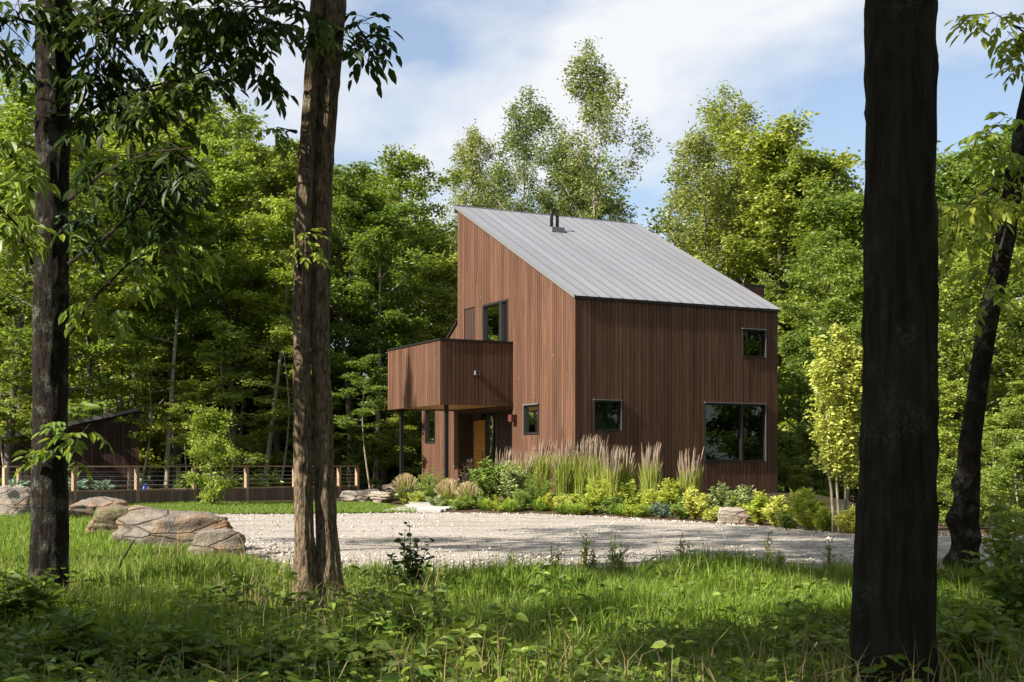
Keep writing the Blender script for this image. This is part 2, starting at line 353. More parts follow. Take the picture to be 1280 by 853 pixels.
def mulch_material():
    m, nt = mat('bark mulch'); tc = N(nt, 'ShaderNodeTexCoord')
    n = noise_n(nt, tc.outputs['Object'], 16, 6, 0.7); n2 = noise_n(nt, tc.outputs['Object'], 1.0, 4)
    c = ramp(nt, n.outputs['Fac'], [(0.3, (0.03, 0.02, 0.013)), (0.6, (0.10, 0.066, 0.042)), (0.8, (0.19, 0.14, 0.095))])
    finish(nt, princ(nt, mixc(nt, 0.4, c, ramp(nt, n2.outputs['Fac'], [(0.3, (0.6, 0.6, 0.6)), (0.7, (1.3, 1.3, 1.3))]), 'MULTIPLY'), 0.95, 0.1, normal=bump(nt, n.outputs['Fac'], 0.9, 0.04))); return m
M['mulch'] = mulch_material()
def stone_material(name, c0, c1, moss=0.0):
    m, nt = mat(name); tc = N(nt, 'ShaderNodeTexCoord'); g = N(nt, 'ShaderNodeNewGeometry')
    n = noise_n(nt, tc.outputs['Object'], 2.2, 8, 0.62, 0.4); n2 = noise_n(nt, mapping(nt, tc.outputs['Object'], (1, 1, 4)), 5, 7, 0.7, 0.5); n3 = noise_n(nt, tc.outputs['Object'], 30, 3, 0.6)
    c = ramp(nt, n2.outputs['Fac'], [(0.25, c0), (0.5, tuple((a + b) / 2 for a, b in zip(c0, c1))), (0.75, c1)])
    c = mixc(nt, ramp(nt, n.outputs['Fac'], [(0.5, (0, 0, 0)), (0.66, (0.7, 0.7, 0.7))]), c, (0.30, 0.16, 0.075))
    c = mixc(nt, 0.45, c, ramp(nt, n3.outputs['Fac'], [(0.3, (0.6, 0.6, 0.6)), (0.7, (1.3, 1.3, 1.3))]), 'MULTIPLY')
    if moss:
        f = ramp(nt, n.outputs['Fac'], [(0.55 - moss * 0.2, (1, 1, 1)), (0.62 - moss * 0.2, (0, 0, 0))])
        c = mixc(nt, f, c, (0.075, 0.085, 0.02))
    vo = N(nt, 'ShaderNodeTexVoronoi', feature='DISTANCE_TO_EDGE'); vo.inputs['Scale'].default_value = 1.6
    L(nt, mixc(nt, 0.12, mapping(nt, tc.outputs['Object'], (0.7, 0.7, 2.6)), n.outputs['Color']), vo.inputs['Vector'])
    crk = ramp(nt, vo.outputs['Distance'], [(0.0, (0.25, 0.25, 0.25)), (0.035, (1, 1, 1))]); c = mixc(nt, 0.8, c, crk, 'MULTIPLY')
    h = mixc(nt, 1.0, mixc(nt, 0.5, n2.outputs['Fac'], n3.outputs['Fac']), crk, 'MULTIPLY')
    finish(nt, princ(nt, c, 0.88, 0.25, normal=bump(nt, h, 0.9, 0.06))); return m
M['stone'] = stone_material('fieldstone', (0.10, 0.085, 0.07), (0.25, 0.215, 0.18))
M['stone_moss'] = stone_material('mossy fieldstone', (0.08, 0.07, 0.045), (0.20, 0.16, 0.10), 0.8)
M['stone_pale'] = stone_material('pale fieldstone', (0.19, 0.165, 0.135), (0.38, 0.33, 0.27))

# ------------------------------------------------------------------ ground, drive, bed, lawn
def curve(xs, ys):
    return lambda x: np.interp(x, xs, ys)
Yn = curve([-60, -16, -9.3, -6.8, -4.8, -3.6, -2, 0, 4, 8, 14, 60], [42, 36, 31.6, 27.5, 20.0, 16.6, 15.0, 14.9, 15.1, 15.1, 14.2, 8])      # near edge of the drive
Yf_pts = [(-60, 40), (-16, 31.5), (-9, 32.0), (-4.5, 32.8), (-2.5, 33.6), (0, 33.0), (1.8, 31.6), (3.5, 28.8), (5.2, 25.6), (6.6, 23.6), (9, 22.2), (14, 20.6), (60, 13)]
Yf = curve([p[0] for p in Yf_pts], [p[1] for p in Yf_pts])
def smooth_curve(f):
    def g(x):
        x = np.asarray(x, float); s = 0
        for d in (-1.0, -0.5, 0, 0.5, 1.0): s = s + f(x + d)
        return s / 5
    return g
Yn = smooth_curve(Yn); Yf = smooth_curve(Yf)
def sheet(name, xs, ya, yb, ny, dz, m, kind='structure'):
    xs = np.asarray(xs, float); u = np.linspace(0, 1, ny)
    Y = ya(xs)[:, None] * (1 - u) + yb(xs)[:, None] * u
    X = np.repeat(xs[:, None], ny, 1)
    Z = height(X, Y) + dz
    V = np.stack([X, Y, Z], -1).reshape(-1, 3)
    i = np.arange(len(xs) - 1)[:, None] * ny; j = np.arange(ny - 1)[None]
    Fq = np.stack([i + j, i + ny + j, i + ny + j + 1, i + j + 1], -1).reshape(-1, 4)
    b = MB(); b.addm(V, Fq); o = b.build(name, m, None, True)
    return tag(o, kind=kind)
gx = np.concatenate([[-400, -200, -100, -60], np.arange(-45, 45.1, 0.75), [60, 100, 200, 400]])
gy = np.concatenate([[-300, -100, -50, -30], np.arange(-20, 85.1, 0.75), [100, 150, 300, 700]])
GX, GY = np.meshgrid(gx, gy, indexing='ij'); GZ = height(GX, GY)
b = MB(); ny = len(gy)
i = np.arange(len(gx) - 1)[:, None] * ny; j = np.arange(ny - 1)[None]
b.addm(np.stack([GX, GY, GZ], -1).reshape(-1, 3), np.stack([i + j, i + ny + j, i + ny + j + 1, i + j + 1], -1).reshape(-1, 4))
tag(b.build('ground', M['ground'], None, True), kind='structure')
xs = np.arange(-9.0, 40.1, 0.3)
sheet('gravel_drive', xs, Yn, Yf, 60, 0.05, M['gravel'])
sheet('planting_bed', np.arange(-4.6, 12.1, 0.3), lambda x: Yf(x) + 0.02, lambda x: np.interp(x, [-4.6, -2.5, 1.8, 4.5, 6.0, 9, 12], [39, 41.5, 38.6, 36, 30, 26, 23]), 24, 0.045, M['mulch'])
sheet('lawn', np.arange(-30, -2.4, 0.4), lambda x: np.where(x < -9, np.minimum(Yf(x), 31.9), Yf(x)) + 0.02, lambda x: np.interp(x, [-30, -11.3, -6, -2.4], [38.5, 38.6, 45, 34.4]), 20, 0.07, M['ground'])

# ------------------------------------------------------------------ house
house = thing('house', 'tall brown board-clad house with a steep grey metal roof', 'house', (HX, HYY, HZ), HA)
rnd = random.Random(4)
W_T, D_S, EAVE, PEAK, WING, WTOP, WEND = 7.475, 8.23, 5.81, 9.84, 11.4, 5.84, 3.9
slope = (PEAK - EAVE) / D_S
Z0 = -0.35
class Plane:
    """a wall plane in house space: u along the wall, z up, d outwards"""
    def __init__(s, o, ud, nd): s.o = o; s.ud = ud; s.nd = nd
    def p(s, u, z, d): return (s.o[0] + s.ud[0] * u + s.nd[0] * d, s.o[1] + s.ud[1] * u + s.nd[1] * d, z)
    def hex(s, mb, u0, u1, z0, z1a, z1b, d0, d1, z0b=None):
        z0b = z0 if z0b is None else z0b
        mb.hexa([s.p(u0, z0, d1), s.p(u1, z0b, d1), s.p(u1, z0b, d0), s.p(u0, z0, d0), s.p(u0, z1a, d1), s.p(u1, z1b, d1), s.p(u1, z1b, d0), s.p(u0, z1a, d0)])
def column_parts(u0, u1, zb, top, opens):
    """vertical pieces of the strip u0..u1 around the openings; a list of groups, each a list of (ua, ub, za, zl, zr)"""
    hit = sorted([o for o in opens if o[0] < u1 - 1e-4 and o[1] > u0 + 1e-4], key=lambda o: o[2])
    groups = [[]]; z = zb
    for (a, c, za, zc) in hit:
        if za > z + 0.01: groups[-1].append((u0, u1, z, za, za))
        strips = []
        if a > u0 + 0.012: strips.append((u0, a, za, zc, zc))
        if c < u1 - 0.012: strips.append((c, u1, za, zc, zc))
        if strips: groups[-1] += strips
        else: groups.append([])
        z = zc
    groups[-1].append((u0, u1, z, top(u0), top(u1)))
    return [g for g in groups if g]
def board_wall(name, parent, pl, u0, u1, zb, top, opens, m, bw=0.137, thick=0.2, split=0.25, inset=(0.0, 0.0)):
    wall_mb = MB()
    br = sorted(set([u0 + inset[0], u1 - inset[1]] + [v for o in opens for v in o[:2] if u0 < v < u1]))
    for a, c in zip(br, br[1:]):
        for g in column_parts(a, c, zb, top, opens):
            for (ua, ub, za, zl, zr) in g: pl.hex(wall_mb, ua, ub, za, zl, zr, -thick, -0.028)
    wall = wall_mb.build(name, M['sheath'], parent)
    n = max(1, round((u1 - u0) / bw)); bw = (u1 - u0) / n
    for k in range(n):
        a = u0 + k * bw; c = a + bw; gap = 0.008
        for g in column_parts(a, c, zb, top, opens):
            d = rnd.uniform(-0.0015, 0.0015)
            segs = []
            if len(g) == 1 and g[0][3] - g[0][2] > 3.0 and rnd.random() < split:
                ua, ub, za, zl, zr = g[0]; zm = za + (zl - za) * rnd.uniform(0.25, 0.75)
                segs = [[(ua, ub, za, zm - 0.002, zm - 0.002)], [(ua, ub, zm + 0.002, zl, zr)]]
            else: segs = [g]
            for sg in segs:
                mb = MB()
                for (ua, ub, za, zl, zr) in sg:
                    la = ua + (gap if abs(ua - a) < 1e-6 else 0); lb = ub - (gap if abs(ub - c) < 1e-6 else 0)
                    if lb - la > 0.008: pl.hex(mb, la, lb, za, zl, zr, -0.026, d)
                if mb.n: mb.build('board', m, wall)
    return wall
FRONT = Plane((0, 0), (1, 0), (0, -1)); GABLE = Plane((0, 0), (0, 1), (-1, 0))
def window(pl, o, parent, mull=(), trim=0.032, depth=0.12, cap=True, proud=0.03, sash=True):
    u0, u1, z0, z1 = o
    f = MB()
    pl.hex(f, u0, u1, z0, z0 + trim, z0 + trim, -depth, proud); pl.hex(f, u0, u1, z1 - trim, z1, z1, -depth, proud)
    pl.hex(f, u0, u0 + trim, z0 + trim, z1 - trim, z1 - trim, -depth, proud); pl.hex(f, u1 - trim, u1, z0 + trim, z1 - trim, z1 - trim, -depth, proud)
    for mu, mw in mull: pl.hex(f, mu - mw / 2, mu + mw / 2, z0 + trim, z1 - trim, z1 - trim, -depth, proud * 0.6)
    win = f.build('window', M['frame'], parent)
    edges = [u0 + trim] + [v for mu, mw in mull for v in (mu - mw / 2, mu + mw / 2)] + [u1 - trim]
    for a, c in zip(edges[::2], edges[1::2]):
        g = MB(); pl.hex(g, a + 0.004, c - 0.004, z0 + trim + 0.004, z1 - trim - 0.004, z1 - trim - 0.004, -0.066, -0.06); g.build('pane', M['glass'], win)
        if sash:
            s = MB(); t = 0.028
            pl.hex(s, a + 0.002, c - 0.002, z0 + trim + 0.002, z0 + trim + t, z0 + trim + t, -0.058, -0.03); pl.hex(s, a + 0.002, c - 0.002, z1 - trim - t, z1 - trim - 0.002, z1 - trim - 0.002, -0.058, -0.03)
            pl.hex(s, a + 0.002, a + t, z0 + trim + t, z1 - trim - t, z1 - trim - t, -0.058, -0.03); pl.hex(s, c - t, c - 0.002, z0 + trim + t, z1 - trim - t, z1 - trim - t, -0.058, -0.03)
            s.build('sash', M['frame'], win)
    if cap:
        c = MB(); pl.hex(c, u0 - 0.02, u1 + 0.02, z1 + 0.002, z1 + 0.03, z1 + 0.03, -0.02, proud + 0.03); c.build('head_flashing', M['alu'], win)
        c = MB(); pl.hex(c, u1 - 0.012, u1 + 0.012, z0, z1, z1, -0.02, proud + 0.012); c.build('jamb_trim', M['alu'], win)
    return win
wE = (0.628, 1.574, 1.916, 2.81); wF = (4.63, 6.977, 1.0, 2.82); wG = (6.07, 6.98, 4.30, 5.18)
wA = (6.83, 7.69, 4.1, 6.29); wB = (4.32, 6.18, 3.6, 6.27); wC = (2.25, 3.217, 1.855, 2.77); wD = (10.18, 11.05, 1.70, 2.92)
rec = (4.05, 8.2, Z0, 2.70)
board_wall('wall', house, FRONT, 0.0, W_T, Z0, lambda u: EAVE, [wE, wF, wG], M['clad'], inset=(0.21, 0.21))
gtop = lambda u: EAVE + slope * u
board_wall('wall', house, GABLE, 0.022, D_S, Z0, gtop, [wA, wB, wC, rec], M['clad'], inset=(0.03, 0.0))
wtop = lambda u: WTOP - (WTOP - WEND) * (u - D_S) / (WING - D_S)
board_wall('wall', house, GABLE, D_S + 0.004, WING, Z0, wtop, [wD], M['clad'])
# far walls (boards joined: not in view)
mb = MB()
mb.hexa([(W_T - 0.15, 0, Z0), (W_T, 0, Z0), (W_T, D_S, Z0), (W_T - 0.15, D_S, Z0), (W_T - 0.15, 0, EAVE), (W_T, 0, EAVE), (W_T, D_S, PEAK), (W_T - 0.15, D_S, PEAK)])
mb.box((0.0, D_S - 0.15, 3.0), (W_T - 0.16, D_S - 0.005, PEAK - 0.08)); mb.box((0.21, WING - 0.15, Z0), (W_T, WING, WEND))
mb.hexa([(W_T - 0.15, D_S + 0.01, Z0), (W_T, D_S + 0.01, Z0), (W_T, WING - 0.16, Z0), (W_T - 0.15, WING - 0.16, Z0), (W_T - 0.15, D_S + 0.01, WTOP), (W_T, D_S + 0.01, WTOP), (W_T, WING - 0.16, WEND), (W_T - 0.15, WING - 0.16, WEND)])
mb.build('wall', M['clad'], house)
for o_, mu in ((wE, ()), (wG, ()), (wF, ((6.06, 0.07),))): window(FRONT, o_, house, mu)
window(GABLE, wC, house); window(GABLE, wD, house, cap=False); window(GABLE, wB, house, ((4.86, 0.22),), trim=0.07, cap=False)
# balcony door: dark louvred panel
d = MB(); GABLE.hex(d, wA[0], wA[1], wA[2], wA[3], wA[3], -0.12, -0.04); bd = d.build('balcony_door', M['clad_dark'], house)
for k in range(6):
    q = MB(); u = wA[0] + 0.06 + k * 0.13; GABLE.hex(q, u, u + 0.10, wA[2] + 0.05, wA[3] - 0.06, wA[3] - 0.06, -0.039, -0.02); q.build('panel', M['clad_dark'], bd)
# corner trim
q = MB(); q.box((-0.012, -0.014, Z0), (0.02, 0.018, EAVE)); q.build('corner_trim', M['clad'], house)
# roof
roof = MB(); ov, rk, th = 0.03, 0.03, 0.065
def rz_(s): return EAVE + slope * s
roof.hexa([(-rk, -ov, rz_(-ov) - th + 0.075), (W_T + rk, -ov, rz_(-ov) - th + 0.075), (W_T + rk, D_S + 0.1, rz_(D_S + 0.1) - th + 0.075), (-rk, D_S + 0.1, rz_(D_S + 0.1) - th + 0.075),
           (-rk, -ov, rz_(-ov) + 0.075), (W_T + rk, -ov, rz_(-ov) + 0.075), (W_T + rk, D_S + 0.1, rz_(D_S + 0.1) + 0.075), (-rk, D_S + 0.1, rz_(D_S + 0.1) + 0.075)])
ro = roof.build('roof', M['metal_dark'], house)
npan = 18; pw = (W_T + 2 * rk + 0.02) / npan
pm = MB(); a, c = -ov - 0.02, D_S + 0.12
sm_ = MB()
for mb_, (x0, x1, z0, z1) in ((pm, (0.0, pw - 0.004, 0.078, 0.085)), (sm_, (-0.010, 0.010, 0.086, 0.112))):
    mb_.hexa([(x0, a, rz_(a) + z0), (x1, a, rz_(a) + z0), (x1, c, rz_(c) + z0), (x0, c, rz_(c) + z0), (x0, a, rz_(a) + z1), (x1, a, rz_(a) + z1), (x1, c, rz_(c) + z1), (x0, c, rz_(c) + z1)])
pme = pm.mesh('panel', M['roof']); sme = sm_.mesh('seam', M['seam'])
for k in range(npan):
    link('panel', pme, ro, (-rk - 0.01 + k * pw, 0, rnd.uniform(-0.003, 0.003)))
    if k: link('seam', sme, ro, (-rk - 0.012 + k * pw, 0, 0.004))
for x0, x1 in ((-rk - 0.035, -rk - 0.012), (W_T + rk + 0.012, W_T + rk + 0.035)):
    q = MB(); z0, z1 = 0.0, 0.118
    q.hexa([(x0, a, rz_(a) + z0), (x1, a, rz_(a) + z0), (x1, c, rz_(c) + z0), (x0, c, rz_(c) + z0), (x0, a, rz_(a) + z1), (x1, a, rz_(a) + z1), (x1, c, rz_(c) + z1), (x0, c, rz_(c) + z1)])
    q.build('rake_trim', M['alu'], ro)
q = MB(); q.box((-rk - 0.04, D_S + 0.125, rz_(D_S) - 0.1), (W_T + rk + 0.04, D_S + 0.16, rz_(D_S) + 0.19)); q.build('ridge_cap', M['roof'], ro)
q = MB(); q.box((-rk, -ov - 0.026, rz_(-ov) - 0.005), (W_T + rk, -ov - 0.021, rz_(-ov) + 0.074)); q.build('fascia', M['metal_dark'], ro)
fl = MB(); sy = 6.55; fl.box((2.70, sy - 0.28, rz_(sy) - 0.04), (3.2, sy + 0.28, rz_(sy) + 0.14)); fl.build('flashing', M['alu'], ro)
for tx, hh in ((2.83, 0.72), (3.06, 0.55)):
    q = MB(); q.tube([(tx, sy, rz_(sy) + 0.1), (tx, sy, rz_(sy) + hh * 0.9), (tx, sy, rz_(sy) + hh)], [0.06, 0.06, 0.06], 10); q.tube([(tx, sy, rz_(sy) + hh + 0.01), (tx, sy, rz_(sy) + hh + 0.05)], [0.078, 0.078], 10)
    q.build('vent_pipe', M['metal_dark'], ro, True)
# wing roof
q = MB(); q.hexa([(-0.06, D_S + 0.01, WTOP + 0.01), (W_T + 0.05, D_S + 0.01, WTOP + 0.01), (W_T + 0.05, WING + 0.1, WEND - 0.05), (-0.06, WING + 0.1, WEND - 0.05),
                  (-0.06, D_S + 0.01, WTOP + 0.13), (W_T + 0.05, D_S + 0.01, WTOP + 0.13), (W_T + 0.05, WING + 0.1, WEND + 0.07), (-0.06, WING + 0.1, WEND + 0.07)])
q.build('wing_roof', M['metal_dark'], house)
# clad chimney on the far side
ch = MB(); ch.box((7.56, 1.84, Z0), (8.33, 3.5, 6.86)); chim = ch.build('chimney', M['sheath'], house)
for k in range(6):
    q = MB(); q.box((7.535 + k * 0.14, 1.81, Z0), (7.535 + k * 0.14 + 0.133, 1.836, 6.86)); q.build('board', M['clad'], chim)
q = MB(); q.box((7.52, 1.79, 6.865), (8.39, 3.54, 6.93)); q.build('cap', M['metal_dark'], chim)
# balcony box on the gable
BT, BS0, BS1, BZ0, BZ1 = -2.558, 4.006, 8.376, 2.78, 4.79
box = MB(); box.box((BT + 0.03, BS0 + 0.03, BZ0 + 0.08), (-0.03, BS1 - 0.03, BZ0 + 0.30)); balc = box.build('balcony', M['sheath'], house)
OUTER = Plane((BT, BS0), (0, 1), (-1, 0)); SIDE = Plane((BT, BS0), (1, 0), (0, -1)); BACK = Plane((BT, BS1), (1, 0), (0, 1))
def panel_boards(pl, length, m=M['clad']):
    s = MB(); pl.hex(s, 0.03, length - 0.03, BZ0 + 0.31, BZ1, BZ1, -0.15, -0.028); s.build('parapet', M['sheath'], balc)
    n = round(length / 0.137); bw_ = length / n
    for k in range(n):
        q = MB(); pl.hex(q, k * bw_ + 0.008, (k + 1) * bw_ - 0.008, BZ0, BZ1, BZ1, -0.026, rnd.uniform(-0.0015, 0.0015)); q.build('board', m, balc)
panel_boards(OUTER, BS1 - BS0); panel_boards(SIDE, -BT - 0.012)
s = MB(); BACK.hex(s, 0.05, -BT - 0.05, BZ0, BZ1, BZ1, -0.15, -0.004); s.build('parapet', M['clad'], balc)
for (p_, q_) in (((BT - 0.03, BS0 - 0.03, BZ1 + 0.004), (BT + 0.18, BS1 + 0.03, BZ1 + 0.065)), ((BT + 0.182, BS0 - 0.03, BZ1 + 0.004), (-0.012, BS0 + 0.18, BZ1 + 0.065)), ((BT + 0.182, BS1 - 0.18, BZ1 + 0.004), (-0.012, BS1 + 0.03, BZ1 + 0.065))):
    q = MB(); q.box(p_, q_); q.build('coping', M['metal_dark'], balc)
for k in range(18):
    q = MB(); y0 = BS0 + 0.035 + k * 0.239; q.box((BT + 0.035, y0, BZ0 + 0.04), (-0.03, y0 + 0.232, BZ0 + 0.072)); q.build('soffit_board', M['soffit'], balc)
for sq in (0.3, 4.0):
    q = MB(); q.box((-2.26, BS0 + sq - 0.055, Z0), (-2.15, BS0 + sq + 0.055, BZ0 + 0.04)); q.build('post', M['metal_dark'], house)
# scupper spout on the balcony side
q = MB(); u = -BT * 0.49
SIDE.hex(q, u - 0.07, u + 0.07, 3.74, 3.755, 3.755, 0.006, 0.12); SIDE.hex(q, u - 0.07, u - 0.058, 3.757, 3.86, 3.86, 0.006, 0.12); SIDE.hex(q, u + 0.058, u + 0.07, 3.757, 3.86, 3.86, 0.006, 0.12); SIDE.hex(q, u - 0.07, u + 0.07, 3.861, 3.873, 3.873, 0.006, 0.12)
q.build('scupper', M['alu'], balc)
# wall lantern by the entrance
q = MB(); GABLE.hex(q, 3.72, 3.95, 2.28, 2.50, 2.50, 0.006, 0.20); sc = q.build('wall_lantern', M['red_box'], house)
# entrance recess
rp = Plane((0.5, 0), (0, 1), (-1, 0))
e = MB(); rp.hex(e, 7.4, 8.2, Z0, 2.7, 2.7, -0.1, 0.0); e.box((0.02, 8.16, Z0), (0.5, 8.2, 2.7)); e.box((0.02, 4.05, Z0), (0.5, 4.09, 2.7)); e.box((0.02, 4.1, 2.66), (0.5, 8.15, 2.70))
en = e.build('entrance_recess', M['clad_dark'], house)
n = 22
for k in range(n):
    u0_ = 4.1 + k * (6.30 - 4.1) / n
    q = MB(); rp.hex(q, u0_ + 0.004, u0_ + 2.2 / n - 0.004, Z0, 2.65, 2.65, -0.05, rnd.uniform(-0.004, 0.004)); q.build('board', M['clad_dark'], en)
window(rp, (6.34, 7.0, 0.05, 2.62), en, cap=False)
dr = MB(); rp.hex(dr, 7.04, 7.98, -0.02, 2.45, 2.45, -0.06, -0.02); door = dr.build('door', M['door_wood'], house)
for k in range(14):
    q = MB(); z0 = 0.0 + k * 0.174; rp.hex(q, 7.06, 7.96, z0 + 0.003, z0 + 0.171, z0 + 0.171, -0.019, 0.004); q.build('plank', M['door_wood'], door)
q = MB(); q.tube([rp.p(7.14, 0.85, 0.06), rp.p(7.14, 1.35, 0.06)], 0.015, 8); q.build('handle', M['metal_dark'], door)
q = MB(); q.box((-2.5, 4.1, -0.12), (0.45, 8.3, -0.02)); q.build('porch_slab', M['paving'], house)
# interior: floors, partitions, white walls, a framed print
inn = MB(); inn.box((0.6, 0.25, -0.05), (W_T - 0.2, 8.0, 0.0)); inn.build('floor_slab', M['inner_floor'], house)
inn = MB(); inn.box((0.22, 0.22, 2.95), (W_T - 0.2, 8.0, 3.2)); inn.build('floor_slab', M['inner'], house)
inn = MB(); inn.box((3.2, 4.0, 0.01), (W_T - 0.2, 4.1, 2.94)); inn.box((3.0, 0.3, 0.01), (3.1, 4.1, 2.94)); inn.box((5.0, 0.3, 3.21), (5.1, 7.9, 5.9)); inn.box((1.7, 3.3, 3.21), (5.0, 3.4, 7.2)); inn.box((2.9, 3.42, 3.21), (3.0, 7.9, 7.0)); inn.box((0.22, 7.95, 3.21), (2.9, 8.02, 8.9))
inn.build('partition', M['inner'], house)
pf = MB(); pf.box((1.05, 7.915, 5.45), (1.75, 7.945, 6.2)); fr_ = pf.build('picture_frame', M['door_wood'], house)
q = MB(); q.box((1.12, 7.905, 5.52), (1.68, 7.913, 6.13)); q.build('print', M['picture'], fr_)
q = MB(); q.box((5.2, 3.92, 0.01), (5.28, 3.99, 2.3)); q.box((6.3, 3.92, 0.01), (6.38, 3.99, 2.3)); q.box((5.2, 3.92, 2.301), (6.38, 3.99, 2.4)); q.build('inner_door_frame', M['door_wood'], house)

# ------------------------------------------------------------------ foliage helpers
def leaf4(P, D, Nn, Ln, asp):
    """one folded kite per leaf"""
    D = D / (np.linalg.norm(D, axis=1, keepdims=True) + 1e-9)
    Sd = np.cross(Nn, D); Sd /= np.linalg.norm(Sd, axis=1, keepdims=True) + 1e-9
    Up = np.cross(D, Sd); Ln = Ln[:, None]
    V = np.stack([P, P + D * Ln * 0.45 + Sd * Ln * asp * 0.5 + Up * Ln * 0.08, P + D * Ln - Up * Ln * 0.06, P + D * Ln * 0.45 - Sd * Ln * asp * 0.5 + Up * Ln * 0.08], 1)
    n = len(P); Fq = np.arange(n)[:, None] * 4 + np.arange(4)[None]
    return V.reshape(-1, 3), Fq
def leaf6(P, D, Nn, Ln, asp, droop=0.12):
    """pointed leaf, two halves folded on the midrib"""
    D = D / (np.linalg.norm(D, axis=1, keepdims=True) + 1e-9)
    Sd = np.cross(Nn, D); Sd /= np.linalg.norm(Sd, axis=1, keepdims=True) + 1e-9
    Up = np.cross(D, Sd); Ln = Ln[:, None]; h = asp * 0.5
    b0 = P; t = P + D * Ln - Up * Ln * droop
    l1 = P + D * Ln * 0.28 + Sd * Ln * h * 0.9 + Up * Ln * 0.07; l2 = P + D * Ln * 0.66 + Sd * Ln * h * 0.75 + Up * Ln * 0.03
    r1 = P + D * Ln * 0.28 - Sd * Ln * h * 0.9 + Up * Ln * 0.07; r2 = P + D * Ln * 0.66 - Sd * Ln * h * 0.75 + Up * Ln * 0.03
    V = np.stack([b0, r1, r2, t, l2, l1], 1); n = len(P); o = np.arange(n)[:, None] * 6
    Fq = np.concatenate([o + np.array([[0, 1, 2, 3]]), o + np.array([[0, 3, 4, 5]])])
    return V.reshape(-1, 3), Fq
def rdir(rs, n, zlo=-0.5, zhi=0.5):
    a = rs.uniform(0, 2 * math.pi, n); z = rs.uniform(zlo, zhi, n); r = np.sqrt(np.maximum(1 - z * z, 0.05))
    return np.stack([np.cos(a) * r, np.sin(a) * r, z], 1)
def rnorm(rs, n, tilt):
    v = rs.normal(0, tilt, (n, 3)); v[:, 2] += 1; return v / np.linalg.norm(v, axis=1, keepdims=True)
def bend(p0, d0, length, rs, n=6, up=0.15, wob=0.12):
    P = [np.array(p0, float)]; d = np.array(d0, float)
    for k in range(n):
        d = d + np.array([rs.normal(0, wob), rs.normal(0, wob), up + rs.normal(0, wob * 0.5)]) / n * 2; d /= np.linalg.norm(d)
        P.append(P[-1] + d * length / n)
    return np.array(P)

